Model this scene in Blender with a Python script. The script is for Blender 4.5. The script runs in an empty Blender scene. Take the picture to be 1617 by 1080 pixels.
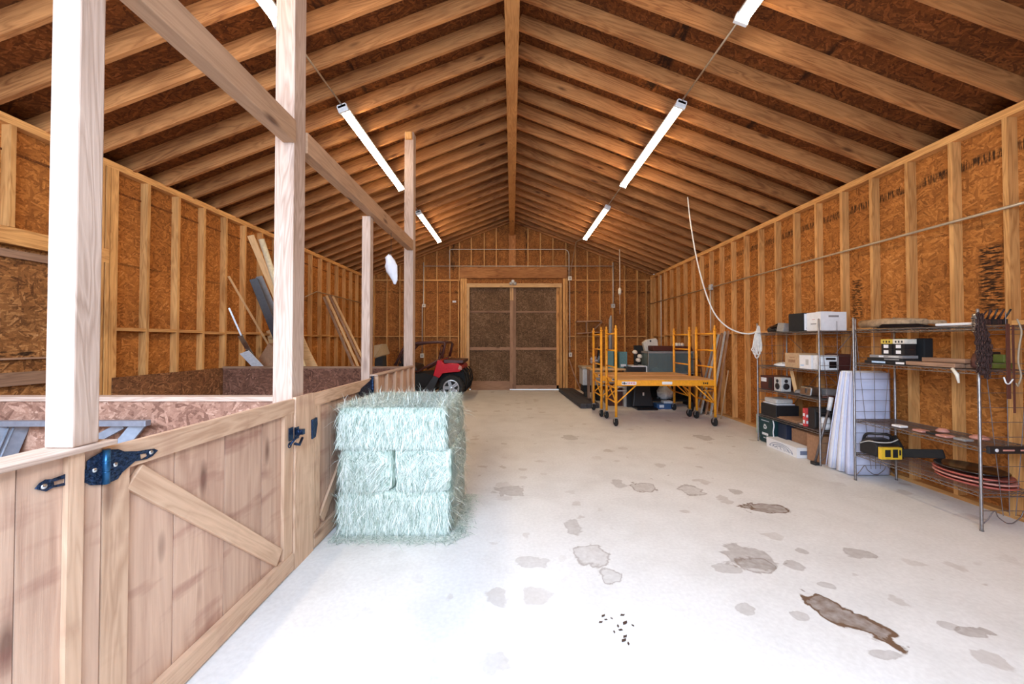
import bpy, bmesh, math, random
from mathutils import Vector, Matrix, Euler
random.seed(7)
R = random.Random(11)
sc = bpy.context.scene
COL = sc.collection
H = 1.52            # camera height
F = 610.0           # focal length in pixels of the 1617 px frame

# ------------------------------------------------------------------ camera
cd = bpy.data.cameras.new('camera'); cam = bpy.data.objects.new('camera', cd); COL.objects.link(cam)
cd.sensor_width = 36.0; cd.sensor_fit = 'HORIZONTAL'; cd.lens = 36.0 * F / 1617.0
TILT = math.radians(0.9)
cam.location = (0, 0, H); cam.rotation_euler = (math.pi/2 + TILT, 0, 0)
cd.shift_y = -(F*math.tan(TILT) + 1.0)/1617.0
cd.clip_start = 0.05; cd.clip_end = 200
sc.camera = cam
# ------------------------------------------------------------------ world and light
w = bpy.data.worlds.new('world'); sc.world = w; w.use_nodes = True
bg = w.node_tree.nodes['Background']; bg.inputs[0].default_value = (0.78, 0.88, 1.0, 1); bg.inputs[1].default_value = 1.2
def area(name, loc, rot, sx, sy, power, color, spread=180):
    l = bpy.data.lights.new(name, 'AREA'); l.shape = 'RECTANGLE'; l.size = sx; l.size_y = sy
    l.energy = power; l.color = color; l.spread = math.radians(spread)
    o = bpy.data.objects.new(name, l); o.location = loc; o.rotation_euler = rot; COL.objects.link(o); return o
area('daylight_through_open_front', (-1.5, -1.15, 2.85), (math.radians(50), 0, math.radians(4)), 5.0, 1.6, 470, (0.60, 0.77, 1.0))
sc.view_settings.view_transform = 'Standard'; sc.view_settings.look = 'None'
sc.view_settings.gamma = 1; sc.view_settings.use_curve_mapping = False
sc.view_settings.exposure = 0.35
TUBE_POWER = 43.0
sc.cycles.use_denoising = True
sc.cycles.max_bounces = 7; sc.cycles.diffuse_bounces = 5; sc.cycles.glossy_bounces = 3
sc.cycles.transmission_bounces = 4; sc.cycles.transparent_max_bounces = 6
sc.cycles.caustics_reflective = False; sc.cycles.caustics_refractive = False
sc.cycles.sample_clamp_indirect = 4.0

# ------------------------------------------------------------------ helpers: pixels to world
def P(px, py, Y):
    return Vector(((px-808.5)*Y/F, Y, H + (539-py)*Y/F))
def fl(px, py):                              # floor point
    Y = F*H/(py-539.0); return Vector(((px-808.5)*Y/F, Y, 0))

# ------------------------------------------------------------------ object bookkeeping
WM = {}
def setp(o, M, parent=None):
    WM[o.name] = M
    if parent is not None:
        o.parent = parent
        o.matrix_local = WM[parent.name].inverted() @ M
    else:
        o.matrix_local = M
def tag(o, label=None, cat=None, group=None, kind=None):
    if label: o['label'] = label
    if cat: o['category'] = cat
    if group: o['group'] = group
    if kind: o['kind'] = kind
    return o
def thing(name, loc, label, cat, group=None, kind=None):
    o = bpy.data.objects.new(name, None); COL.objects.link(o); o.empty_display_size = .1
    setp(o, Matrix.Translation(Vector(loc))); return tag(o, label, cat, group, kind)

class MB:
    """collects shapes (world coordinates) for ONE mesh object"""
    def __init__(s): s.v = []; s.f = []; s.m = []; s.sm = []; s.cur = 0; s.smooth = False
    def face(s, idx, sm=None): s.f.append(idx); s.m.append(s.cur); s.sm.append(s.smooth if sm is None else sm)
    def box(s, x0, x1, y0, y1, z0, z1):
        b = len(s.v)
        s.v += [(x0,y0,z0),(x1,y0,z0),(x1,y1,z0),(x0,y1,z0),(x0,y0,z1),(x1,y0,z1),(x1,y1,z1),(x0,y1,z1)]
        for q in ((0,3,2,1),(4,5,6,7),(0,1,5,4),(1,2,6,5),(2,3,7,6),(3,0,4,7)): s.face([b+i for i in q])
        return s
    def obox(s, c, size, M=None):            # oriented box
        b = len(s.v); hx, hy, hz = [a/2 for a in size]; c = Vector(c)
        for z in (-hz, hz):
            for x, y in ((-hx,-hy),(hx,-hy),(hx,hy),(-hx,hy)):
                p = Vector((x,y,z)); p = (M @ p) if M else p; s.v.append(tuple(c+p))
        for q in ((0,3,2,1),(4,5,6,7),(0,1,5,4),(1,2,6,5),(2,3,7,6),(3,0,4,7)): s.face([b+i for i in q])
        return s
    def bar(s, p0, p1, w, t, up=(0,0,1)):
        p0 = Vector(p0); p1 = Vector(p1); M = frame(p1-p0, up)
        return s.obox((p0+p1)/2, ((p1-p0).length, w, t), M)
    def tube(s, pts, r, n=8, caps=True, closed=False):
        pts = [Vector(p) for p in pts]; k = len(pts); rings = []; old = s.smooth
        rr = r if isinstance(r, (list, tuple)) else [r]*k
        ref = None
        for i, p in enumerate(pts):
            if closed: d = pts[(i+1) % k] - pts[i-1]
            else: d = pts[min(i+1,k-1)] - pts[max(i-1,0)]
            if d.length < 1e-9: d = Vector((0,0,1))
            d.normalize()
            if ref is None:
                ref = Vector((0,0,1)) if abs(d.z) < .9 else Vector((1,0,0))
            u = ref - d*ref.dot(d)
            if u.length < 1e-4: u = d.orthogonal()
            u.normalize(); ref = u; v = d.cross(u)
            b = len(s.v); rings.append(b)
            for j in range(n):
                a = 2*math.pi*j/n; s.v.append(tuple(p + (u*math.cos(a)+v*math.sin(a))*rr[i]))
        for i in range(k if closed else k-1):
            a = rings[i]; b = rings[(i+1) % k]
            for j in range(n): s.face([a+j, a+(j+1)%n, b+(j+1)%n, b+j], True)
        if caps and not closed:
            s.face([rings[0]+j for j in reversed(range(n))], False); s.face([rings[-1]+j for j in range(n)], False)
        return s
    def cyl(s, p0, p1, r, n=20): return s.tube([p0, p1], r, n)
    def lathe(s, c, prof, n=28, axis=(0,0,1)):       # prof: (radius, along axis)
        c = Vector(c); a = Vector(axis).normalized(); u = a.orthogonal().normalized(); v = a.cross(u); rings = []
        for r, h in prof:
            b = len(s.v); rings.append(b)
            for j in range(n):
                t = 2*math.pi*j/n; s.v.append(tuple(c + a*h + (u*math.cos(t)+v*math.sin(t))*max(r,1e-4)))
        for i in range(len(rings)-1):
            for j in range(n): s.face([rings[i]+j, rings[i]+(j+1)%n, rings[i+1]+(j+1)%n, rings[i+1]+j], True)
        s.face([rings[0]+j for j in reversed(range(n))], False); s.face([rings[-1]+j for j in range(n)], False)
        return s
    def prism(s, pts, d):                            # planar polygon + extrusion vector
        d = Vector(d); n = len(pts); b = len(s.v)
        s.v += [tuple(Vector(p)) for p in pts] + [tuple(Vector(p)+d) for p in pts]
        s.face([b+i for i in range(n)]); s.face([b+n+i for i in reversed(range(n))])
        for i in range(n): s.face([b+(i+1)%n, b+i, b+n+i, b+n+(i+1)%n])
        return s
    def quad(s, *pts):
        b = len(s.v); s.v += [tuple(p) for p in pts]; s.face(list(range(b, b+len(pts)))); return s
    def loft(s, rings, cap=True):                    # rings: lists of equal-length points
        n = len(rings[0]); bs = []
        for r in rings:
            bs.append(len(s.v)); s.v += [tuple(p) for p in r]
        for i in range(len(bs)-1):
            for j in range(n): s.face([bs[i]+j, bs[i]+(j+1)%n, bs[i+1]+(j+1)%n, bs[i+1]+j], True)
        if cap: s.face([bs[0]+j for j in reversed(range(n))]); s.face([bs[-1]+j for j in range(n)])
        return s
    def build(s, name, mats, parent=None, label=None, cat=None, group=None, kind=None, origin=None, bevel=0, M=None, fix=True, sub=0):
        if not isinstance(mats, (list, tuple)): mats = [mats]
        vs = [Vector(v) for v in s.v]
        if M is None:
            if origin is None:
                xs = [v.x for v in vs]; ys = [v.y for v in vs]; zs = [v.z for v in vs]
                origin = ((min(xs)+max(xs))/2, (min(ys)+max(ys))/2, min(zs))
            M = Matrix.Translation(Vector(origin))
        I = M.inverted()
        me = bpy.data.meshes.new(name); me.from_pydata([tuple(I @ v) for v in vs], [], s.f)
        for mt in mats: me.materials.append(mt)
        me.polygons.foreach_set('material_index', s.m); me.polygons.foreach_set('use_smooth', s.sm)
        if fix:
            bm = bmesh.new(); bm.from_mesh(me); bmesh.ops.recalc_face_normals(bm, faces=bm.faces); bm.to_mesh(me); bm.free()
        me.update()
        o = bpy.data.objects.new(name, me); COL.objects.link(o); setp(o, M, parent)
        if bevel:
            m = o.modifiers.new('bevel', 'BEVEL'); m.width = bevel; m.segments = 2; m.limit_method = 'ANGLE'; m.angle_limit = math.radians(40)
        if sub:
            m = o.modifiers.new('sub', 'SUBSURF'); m.levels = sub; m.render_levels = sub
        return tag(o, label, cat, group, kind)
def frame(d, up=(0,0,1)):
    x = Vector(d).normalized(); u = Vector(up)
    if abs(x.dot(u.normalized())) > .98: u = Vector((0,1,0)) if abs(x.y) < .9 else Vector((1,0,0))
    y = u.cross(x).normalized(); z = x.cross(y).normalized()
    return Matrix((x, y, z)).transposed()
def board(name, p0, p1, wy, tz, mat, parent=None, up=(0,0,1), bevel=0, **k):
    """a straight board: its own X runs along its length, so the grain does too; wy = size along up x length, tz = size along up"""
    p0 = Vector(p0); p1 = Vector(p1); M3 = frame(p1-p0, up); M = M3.to_4x4(); M.translation = (p0+p1)/2
    L = (p1-p0).length; b = MB(); b.obox((0,0,0), (L, wy, tz)); I = M
    b.v = [tuple(I @ Vector(v)) for v in b.v]
    return b.build(name, mat, parent, M=M, bevel=bevel, fix=False, **k)

# ------------------------------------------------------------------ materials
def nodes(name):
    m = bpy.data.materials.new(name); m.use_nodes = True; nt = m.node_tree
    return m, nt, nt.nodes['Principled BSDF']
def N(nt, t, **k):
    n = nt.nodes.new(t)
    for a, b in k.items():
        if a.startswith('i_'):
            key = a[2:]; key = int(key) if key.isdigit() else key.replace('_', ' ')
            n.inputs[key].default_value = b
        else: setattr(n, a, b)
    return n
def L(nt, a, b): nt.links.new(a, b)
def ramp(nt, fac, stops):
    r = nt.nodes.new('ShaderNodeValToRGB'); e = r.color_ramp.elements
    e[0].position, e[0].color = stops[0][0], (*stops[0][1], 1); e[1].position, e[1].color = stops[-1][0], (*stops[-1][1], 1)
    for p, c in stops[1:-1]:
        x = e.new(p); x.color = (*c, 1)
    L(nt, fac, r.inputs[0]); return r.outputs[0]
def math_(nt, op, a, b=None, clamp=False):
    n = N(nt, 'ShaderNodeMath', operation=op, use_clamp=clamp)
    for i, x in enumerate((a, b)):
        if x is None: continue
        if isinstance(x, (int, float)): n.inputs[i].default_value = x
        else: L(nt, x, n.inputs[i])
    return n.outputs[0]
def mix(nt, fac, a, b, mode='MIX'):
    n = N(nt, 'ShaderNodeMix', data_type='RGBA', blend_type=mode)
    for s, x in ((0, fac), (6, a), (7, b)):
        if isinstance(x, (int, float)): n.inputs[s].default_value = x
        elif isinstance(x, tuple): n.inputs[s].default_value = (*x, 1)
        else: L(nt, x, n.inputs[s])
    return n.outputs[2]
def srgb(r, g, b):
    return tuple(((c/255)/12.92 if c/255 <= .04045 else ((c/255+.055)/1.055)**2.4) for c in (r, g, b))
def plain(name, col, rough=.5, metal=0, var=.12, bump=.0, scale=30, **k):
    m, nt, b = nodes(name)
    tc = N(nt, 'ShaderNodeTexCoord'); n = N(nt, 'ShaderNodeTexNoise', i_Scale=scale, i_Detail=5.0); L(nt, tc.outputs['Object'], n.inputs['Vector'])
    lo = tuple(c*(1-var) for c in col); hi = tuple(min(1, c*(1+var)) for c in col)
    L(nt, ramp(nt, n.outputs[0], [(.3, lo), (.7, hi)]), b.inputs['Base Color'])
    b.inputs['Roughness'].default_value = rough; b.inputs['Metallic'].default_value = metal
    if bump:
        bp = N(nt, 'ShaderNodeBump', i_Strength=bump, i_Distance=.01); L(nt, n.outputs[0], bp.inputs['Height']); L(nt, bp.outputs[0], b.inputs['Normal'])
    for a, v in k.items(): b.inputs[a.replace('_', ' ')].default_value = v
    return m
def wood(name, light, dark, rough=.7, var=.16, knots=1.0, stripe=1.0, bump=.25, smudge=0.):
    """grain runs along each board's own X axis; every board gets its own stretch of grain and shade"""
    m, nt, b = nodes(name)
    tc = N(nt, 'ShaderNodeTexCoord'); oi = N(nt, 'ShaderNodeObjectInfo')
    off = N(nt, 'ShaderNodeVectorMath', operation='SCALE'); off.inputs[0].default_value = (37.0, 11.3, 17.7); L(nt, oi.outputs['Random'], off.inputs['Scale'])
    ad = N(nt, 'ShaderNodeVectorMath', operation='ADD'); L(nt, tc.outputs['Object'], ad.inputs[0]); L(nt, off.outputs[0], ad.inputs[1])
    def mp(sx, sy, sz):
        q = N(nt, 'ShaderNodeVectorMath', operation='MULTIPLY'); q.inputs[1].default_value = (sx, sy, sz); L(nt, ad.outputs[0], q.inputs[0]); return q.outputs[0]
    n1 = N(nt, 'ShaderNodeTexNoise', i_Scale=1.0, i_Detail=3.0, i_Distortion=.6); L(nt, mp(.8, 9, 9), n1.inputs['Vector'])
    rings = math_(nt, 'FRACT', math_(nt, 'MULTIPLY', n1.outputs[0], 9.0*stripe))
    rg = math_(nt, 'ABSOLUTE', math_(nt, 'SUBTRACT', rings, .5))
    n2 = N(nt, 'ShaderNodeTexNoise', i_Scale=1.0, i_Detail=6.0, i_Roughness=.65); L(nt, mp(3.0, 110, 110), n2.inputs['Vector'])
    n3 = N(nt, 'ShaderNodeTexNoise', i_Scale=1.0, i_Detail=2.0); L(nt, mp(1.3, 3, 3), n3.inputs['Vector'])
    f = math_(nt, 'ADD', math_(nt, 'MULTIPLY', rg, .7), math_(nt, 'MULTIPLY', n2.outputs[0], .5))
    f = math_(nt, 'ADD', f, math_(nt, 'MULTIPLY', math_(nt, 'SUBTRACT', n3.outputs[0], .5), .8), True)
    col = ramp(nt, f, [(.05, dark), (.42, tuple((a*.55+c*.45) for a, c in zip(light, dark))), (.85, light)])
    # knots
    vo = N(nt, 'ShaderNodeTexVoronoi', i_Scale=1.0); L(nt, mp(1.5, 5.0, 5.0), vo.inputs['Vector'])
    sp = N(nt, 'ShaderNodeSeparateColor'); L(nt, vo.outputs['Color'], sp.inputs[0])
    pick = math_(nt, 'GREATER_THAN', sp.outputs[0], .2)
    kn = N(nt, 'ShaderNodeMapRange', clamp=True); L(nt, vo.outputs['Distance'], kn.inputs[0])
    for i, v in ((1, .05), (2, .15), (3, 1.0), (4, 0.0)): kn.inputs[i].default_value = v
    kf = math_(nt, 'MULTIPLY', math_(nt, 'MULTIPLY', kn.outputs[0], pick), .8*knots)
    col = mix(nt, kf, col, (dark[0]*.30, dark[1]*.22, dark[2]*.22))
    if smudge:                                  # reddish mill stains crossing the grain
        rt = N(nt, 'ShaderNodeMapping'); rt.inputs['Rotation'].default_value = (.5, .6, .6); rt.inputs['Scale'].default_value = (9, 2.2, 2.2); L(nt, ad.outputs[0], rt.inputs[0])
        sn = N(nt, 'ShaderNodeTexNoise', i_Scale=1.0, i_Detail=4.0); L(nt, rt.outputs[0], sn.inputs['Vector'])
        sm = N(nt, 'ShaderNodeMapRange', clamp=True); L(nt, sn.outputs[0], sm.inputs[0]); sm.inputs[1].default_value = .56; sm.inputs[2].default_value = .74
        col = mix(nt, math_(nt, 'MULTIPLY', sm.outputs[0], smudge), col, (.26, .10, .075))
    hv = N(nt, 'ShaderNodeHueSaturation'); L(nt, col, hv.inputs['Color'])
    L(nt, math_(nt, 'ADD', math_(nt, 'MULTIPLY', oi.outputs['Random'], 2*var), 1-var), hv.inputs['Value'])
    L(nt, hv.outputs[0], b.inputs['Base Color']); b.inputs['Roughness'].default_value = rough
    b.inputs['Specular IOR Level'].default_value = .25
    bp = N(nt, 'ShaderNodeBump', i_Strength=bump, i_Distance=.004); L(nt, f, bp.inputs['Height']); L(nt, bp.outputs[0], b.inputs['Normal'])
    return m
def osb(name, plane, cols, scale=1.0, marks=None, rough=.75):
    """oriented strand board: overlapping flakes; plane says which two axes lie in the sheet"""
    m, nt, b = nodes(name)
    tc = N(nt, 'ShaderNodeTexCoord'); g = N(nt, 'ShaderNodeNewGeometry'); se = N(nt, 'ShaderNodeSeparateXYZ'); L(nt, g.outputs['Position'], se.inputs[0])
    ax = {'x': 0, 'y': 1, 'z': 2}; U = se.outputs[ax[plane[0]]]; V = se.outputs[ax[plane[1]]]
    cb = N(nt, 'ShaderNodeCombineXYZ'); L(nt, U, cb.inputs[0]); L(nt, V, cb.inputs[1])
    wn = N(nt, 'ShaderNodeTexNoise', i_Scale=5.0*scale, i_Detail=1.0); L(nt, cb.outputs[0], wn.inputs['Vector'])
    ws = N(nt, 'ShaderNodeVectorMath', operation='SCALE', i_Scale=.035); L(nt, wn.outputs['Color'], ws.inputs[0])
    wa = N(nt, 'ShaderNodeVectorMath', operation='ADD'); L(nt, cb.outputs[0], wa.inputs[0]); L(nt, ws.outputs[0], wa.inputs[1])
    vals = []; dists = []
    for ang, s in ((25, 1.0), (-48, 1.15), (85, .9), (-5, 1.3)):
        mp = N(nt, 'ShaderNodeMapping'); mp.inputs['Rotation'].default_value = (0, 0, math.radians(ang)); L(nt, wa.outputs[0], mp.inputs[0])
        m2 = N(nt, 'ShaderNodeVectorMath', operation='MULTIPLY'); m2.inputs[1].default_value = (11*s*scale, 52*s*scale, 1); L(nt, mp.outputs[0], m2.inputs[0])
        vo = N(nt, 'ShaderNodeTexVoronoi', voronoi_dimensions='2D', i_Scale=1.0); L(nt, m2.outputs[0], vo.inputs['Vector'])
        sp = N(nt, 'ShaderNodeSeparateColor'); L(nt, vo.outputs['Color'], sp.inputs[0]); vals.append((sp.outputs[0], sp.outputs[1]))
    # topmost flake wins: compare the second random number
    v = vals[0][0]; top = vals[0][1]
    for a, t in vals[1:]:
        gt = math_(nt, 'GREATER_THAN', t, math_(nt, 'MULTIPLY', top, 1.0))
        mx = N(nt, 'ShaderNodeMix', data_type='FLOAT'); L(nt, gt, mx.inputs[0]); L(nt, v, mx.inputs[2]); L(nt, a, mx.inputs[3]); v = mx.outputs[0]
        top = math_(nt, 'MAXIMUM', top, t)
    fine = N(nt, 'ShaderNodeTexNoise', i_Scale=70.0, i_Detail=4.0); L(nt, cb.outputs[0], fine.inputs['Vector'])
    big = N(nt, 'ShaderNodeTexNoise', i_Scale=1.1, i_Detail=3.0); L(nt, cb.outputs[0], big.inputs['Vector'])
    f = math_(nt, 'ADD', math_(nt, 'MULTIPLY', math_(nt, 'ADD', v, .22), .62), math_(nt, 'MULTIPLY', math_(nt, 'SUBTRACT', fine.outputs[0], .5), .5))
    f = math_(nt, 'ADD', f, math_(nt, 'MULTIPLY', math_(nt, 'SUBTRACT', big.outputs[0], .5), .7), True)
    d, mid, hi, pale = cols
    col = ramp(nt, f, [(0, d), (.3, tuple(a*.4+c*.6 for a, c in zip(d, mid))), (.55, mid), (.78, hi), (.97, pale)])
    if marks:                                  # dark printed or stained patches: (u0,u1,v0,v1,tick frequency along u, along v)
        tot = None
        for u0, u1, v0, v1, fu, fv, st in marks:
            def inside(S, a, c, e):
                mr = N(nt, 'ShaderNodeMapRange', interpolation_type='SMOOTHSTEP'); L(nt, S, mr.inputs[0]); mr.inputs[1].default_value = a-e; mr.inputs[2].default_value = a+e
                m3 = N(nt, 'ShaderNodeMapRange', interpolation_type='SMOOTHSTEP'); L(nt, S, m3.inputs[0]); m3.inputs[1].default_value = c-e; m3.inputs[2].default_value = c+e; m3.inputs[3].default_value = 1; m3.inputs[4].default_value = 0
                return math_(nt, 'MULTIPLY', mr.outputs[0], m3.outputs[0])
            q = N(nt, 'ShaderNodeVectorMath', operation='MULTIPLY'); q.inputs[1].default_value = (fu, fv, 1); L(nt, cb.outputs[0], q.inputs[0])
            nn = N(nt, 'ShaderNodeTexNoise', i_Scale=1.0, i_Detail=3.0); L(nt, q.outputs[0], nn.inputs['Vector'])
            th = N(nt, 'ShaderNodeMapRange'); L(nt, nn.outputs[0], th.inputs[0]); th.inputs[1].default_value = .44; th.inputs[2].default_value = .56
            k = math_(nt, 'MULTIPLY', math_(nt, 'MULTIPLY', inside(U, u0, u1, .03), inside(V, v0, v1, .015)), math_(nt, 'MULTIPLY', th.outputs[0], st))
            tot = k if tot is None else math_(nt, 'MAXIMUM', tot, k)
        col = mix(nt, tot, col, (.012, .006, .004))
    L(nt, col, b.inputs['Base Color']); b.inputs['Roughness'].default_value = rough; b.inputs['Specular IOR Level'].default_value = .2
    bp = N(nt, 'ShaderNodeBump', i_Strength=.3, i_Distance=.004); L(nt, f, bp.inputs['Height']); L(nt, bp.outputs[0], b.inputs['Normal'])
    return m

M = {}
M['stud'] = wood('stud_pine', (.78, .42, .15), (.36, .15, .042), var=.14, knots=.8)
M['rafter'] = wood('rafter_pine', (.57, .25, .085), (.19, .062, .018), var=.18, knots=1.0)
M['beam'] = wood('beam_pine', (.44, .265, .16), (.26, .145, .085), var=.08)
M['ridge'] = wood('ridge_pine', (.55, .26, .085), (.25, .09, .025), var=.03, stripe=1.6)
M['fence'] = wood('fence_pine', (.72, .49, .335), (.44, .265, .165), var=.08, knots=.85, smudge=.2)
M['fence_rough'] = wood('rough_sawn_plank', (.69, .47, .34), (.42, .25, .175), var=.08, knots=1.0, stripe=.5, bump=.5, smudge=.6)
M['post'] = wood('post_pine', (.57, .42, .335), (.31, .20, .145), var=.05, knots=.5, stripe=1.5, bump=.4)
M['deckboard'] = wood('plywood_deck', (.62, .36, .16), (.42, .22, .09), var=.05, knots=.2)
M['lumber'] = wood('loose_lumber', (.78, .50, .25), (.50, .28, .12), var=.12)
M['lumber_dark'] = wood('weathered_lumber', (.40, .24, .15), (.20, .11, .07), var=.2)
M['greywood'] = wood('grey_aluminium_board', (.30, .32, .37), (.17, .18, .22), var=.1, knots=0, bump=.1)
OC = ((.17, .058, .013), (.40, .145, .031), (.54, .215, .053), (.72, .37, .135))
M['osb_right'] = osb('osb_right_wall', 'yz', OC, marks=[(2.6, 9.0, 3.17, 3.26, 60, 5, .9), (3.44, 3.62, 1.80, 2.40, 12, 60, .95), (4.83, 4.98, 1.80, 2.30, 14, 60, .85), (6.3, 6.38, 1.8, 2.3, 14, 60, .6), (2.6, 11.9, 2.46, 2.49, 2, 20, .35), (2.6, 11.9, 2.74, 2.77, 2, 20, .35)])
M['osb_left'] = osb('osb_left_wall', 'yz', OC, marks=[(2.6, 11.9, 2.40, 2.43, 2, 20, .5)])
M['osb_back'] = osb('osb_back_wall', 'xz', ((.13, .045, .012), (.34, .125, .030), (.48, .19, .05), (.66, .33, .12)), scale=1.0, marks=[(-4.4, 4.4, 3.02, 3.10, 6, 30, .6), (-4.4, 4.4, 1.20, 1.23, 3, 30, .4), (-1.95, -1.8, 3.75, 4.6, 30, 5, .8), (.40, .50, 4.0, 5.0, 30, 5, .7)])
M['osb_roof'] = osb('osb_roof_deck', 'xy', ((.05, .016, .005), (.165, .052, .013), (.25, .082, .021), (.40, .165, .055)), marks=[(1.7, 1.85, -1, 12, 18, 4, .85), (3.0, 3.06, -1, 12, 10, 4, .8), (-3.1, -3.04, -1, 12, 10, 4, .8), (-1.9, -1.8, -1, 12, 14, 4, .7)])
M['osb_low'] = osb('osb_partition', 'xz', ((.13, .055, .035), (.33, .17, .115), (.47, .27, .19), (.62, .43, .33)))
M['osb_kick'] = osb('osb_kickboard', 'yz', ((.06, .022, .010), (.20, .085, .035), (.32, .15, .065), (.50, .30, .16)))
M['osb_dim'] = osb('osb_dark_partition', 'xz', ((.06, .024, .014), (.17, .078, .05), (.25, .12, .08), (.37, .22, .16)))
M['osb_door'] = osb('osb_weathered_door', 'xz', ((.055, .028, .014), (.16, .092, .048), (.25, .155, .09), (.42, .30, .19)), scale=1.0)
M['osb_side'] = osb('osb_side_door', 'yz', ((.07, .024, .008), (.28, .115, .034), (.46, .22, .08), (.66, .42, .22)), marks=[(3.0, 3.8, 1.38, 1.43, 8, 30, .9)])
M['black'] = plain('black_plastic', (.014, .014, .016), .45)
M['blackmatte'] = plain('black_matte', (.010, .010, .011), .85)
M['blackgloss'] = plain('black_gloss', (.008, .008, .010), .12)
M['iron'] = plain('black_iron', (.018, .040, .095), .27, .75, .6, .8, 70)
M['ironblue'] = plain('blue_iron', (.02, .10, .22), .35, .7, .3)
M['steel'] = plain('steel', (.55, .56, .58), .3, 1.0, .15)
M['zinc'] = plain('wire_zinc', (.30, .28, .28), .38, .85, .2)
M['dullwire'] = plain('dull_wire', (.20, .17, .17), .5, .7, .2)
M['white'] = plain('white_paint', (.78, .78, .77), .4)
M['whiteplastic'] = plain('white_plastic', (.74, .76, .80), .35)
M['vinyl'] = plain('mattress_vinyl', (.66, .70, .90), .45, 0, .06, .25, 9)
M['vinyl_side'] = plain('mattress_edge', (.80, .82, .90), .45, 0, .05)
M['paper'] = plain('white_card', (.80, .79, .80), .6, 0, .04)
M['blueprint'] = plain('printed_blue_grey', (.16, .19, .28), .6)
M['lightblue'] = plain('light_blue_label', (.45, .62, .82), .5)
M['card'] = plain('cardboard', (.33, .175, .095), .8, 0, .14)
M['cardlight'] = plain('light_cardboard', (.50, .33, .19), .8, 0, .1)
M['yellow'] = plain('scaffold_yellow', (.86, .36, .022), .38, 0, .10)
M['toolyellow'] = plain('tool_yellow', (.80, .50, .04), .4)
M['red'] = plain('fender_red', (.55, .015, .03), .22, 0, .1)
M['redlabel'] = plain('red_print', (.60, .06, .06), .5)
M['maroon'] = plain('dark_maroon', (.07, .02, .018), .45)
M['rust'] = plain('rusty_iron', (.06, .030, .026), .7, .5, .5, .4, 60)
M['leather'] = plain('brown_leather', (.10, .03, .02), .6)
M['rubber'] = plain('rubber', (.012, .012, .013), .8, 0, .2)
M['alloy'] = plain('alloy_wheel', (.60, .66, .74), .28, .8)
M['teal'] = plain('teal_plastic', (.10, .22, .24), .35)
M['tealdark'] = plain('dark_teal', (.012, .045, .05), .5)
M['palegreen'] = plain('pale_green', (.45, .62, .52), .5)
M['lime'] = plain('lime_plastic', (.15, .18, .035), .5)
M['navy'] = plain('navy', (.012, .022, .05), .5)
M['blue'] = plain('blue_plastic', (.03, .09, .22), .5)
M['pink'] = plain('faded_pink', (.55, .25, .20), .5)
M['salmon'] = plain('salmon_red', (.42, .10, .075), .45)
M['tan'] = plain('tan_plastic', (.36, .28, .19), .6)
M['carpet'] = plain('rolled_hide', (.36, .24, .14), .9, 0, .3, .6, 25)
M['grey'] = plain('grey_plastic', (.25, .24, .24), .5)
M['palegrey'] = plain('pale_grey', (.50, .49, .47), .5)
M['composite'] = plain('charcoal_composite_board', (.045, .043, .048), .7, 0, .25, .3, 12)
M['cream'] = plain('cream_plastic', (.72, .66, .56), .4)
M['pvc'] = plain('pvc_pipe', (.78, .66, .44), .4)
M['conduit'] = plain('metal_conduit', (.50, .40, .28), .35, .6)
M['conduit_white'] = plain('pale_conduit', (.66, .58, .48), .45, .2)
M['rope'] = plain('white_rope', (.76, .72, .67), .7)
M['rag'] = plain('white_cloth', (.76, .76, .82), .85, 0, .08, .3, 12)
M['greyframe'] = plain('grey_metal_frame', (.25, .27, .32), .42, .5, .12)
M['glossgrey'] = plain('dark_glossy_grey', (.05, .045, .05), .2)
M['leaf'] = plain('dry_leaf', (.06, .03, .018), .9)
M['yellowcap'] = plain('yellow_lid', (.62, .46, .08), .5)

def glass_mat():
    m, nt, b = nodes('tank_glass'); b.inputs['Base Color'].default_value = (.42, .58, .62, 1)
    b.inputs['Transmission Weight'].default_value = .75; b.inputs['Roughness'].default_value = .06; b.inputs['IOR'].default_value = 1.2; return m
M['glass'] = glass_mat()
def emit(name, col, s):
    m, nt, b = nodes(name); b.inputs['Base Color'].default_value = (.8, .8, .8, 1)
    b.inputs['Emission Color'].default_value = (*col, 1); b.inputs['Emission Strength'].default_value = s; return m
M['tube'] = emit('lit_tube', (1.0, .76, .46), TUBE_POWER)
def hay_mat(name, cols, blade):
    m, nt, b = nodes(name)
    g = N(nt, 'ShaderNodeNewGeometry')
    if blade:
        c = ramp(nt, g.outputs['Random Per Island'], [(0, cols[0]), (.35, cols[1]), (.8, cols[2]), (1, cols[3])])
    else:
        mp = N(nt, 'ShaderNodeVectorMath', operation='MULTIPLY'); mp.inputs[1].default_value = (70, 70, 9); L(nt, g.outputs['Position'], mp.inputs[0])
        n = N(nt, 'ShaderNodeTexNoise', i_Scale=1.0, i_Detail=5.0); L(nt, mp.outputs[0], n.inputs['Vector'])
        c = ramp(nt, n.outputs[0], [(.3, cols[0]), (.5, cols[1]), (.7, cols[2])])
        bp = N(nt, 'ShaderNodeBump', i_Strength=.7, i_Distance=.015); L(nt, n.outputs[0], bp.inputs['Height']); L(nt, bp.outputs[0], b.inputs['Normal'])
    L(nt, c, b.inputs['Base Color']); b.inputs['Roughness'].default_value = .8; b.inputs['Specular IOR Level'].default_value = .15
    return m
HC = ((.16, .23, .17), (.52, .61, .53), (.84, .88, .81), (.95, .95, .90))
M['hay'] = hay_mat('hay_core', HC, False); M['straw'] = hay_mat('hay_blades', HC, True)
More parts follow.
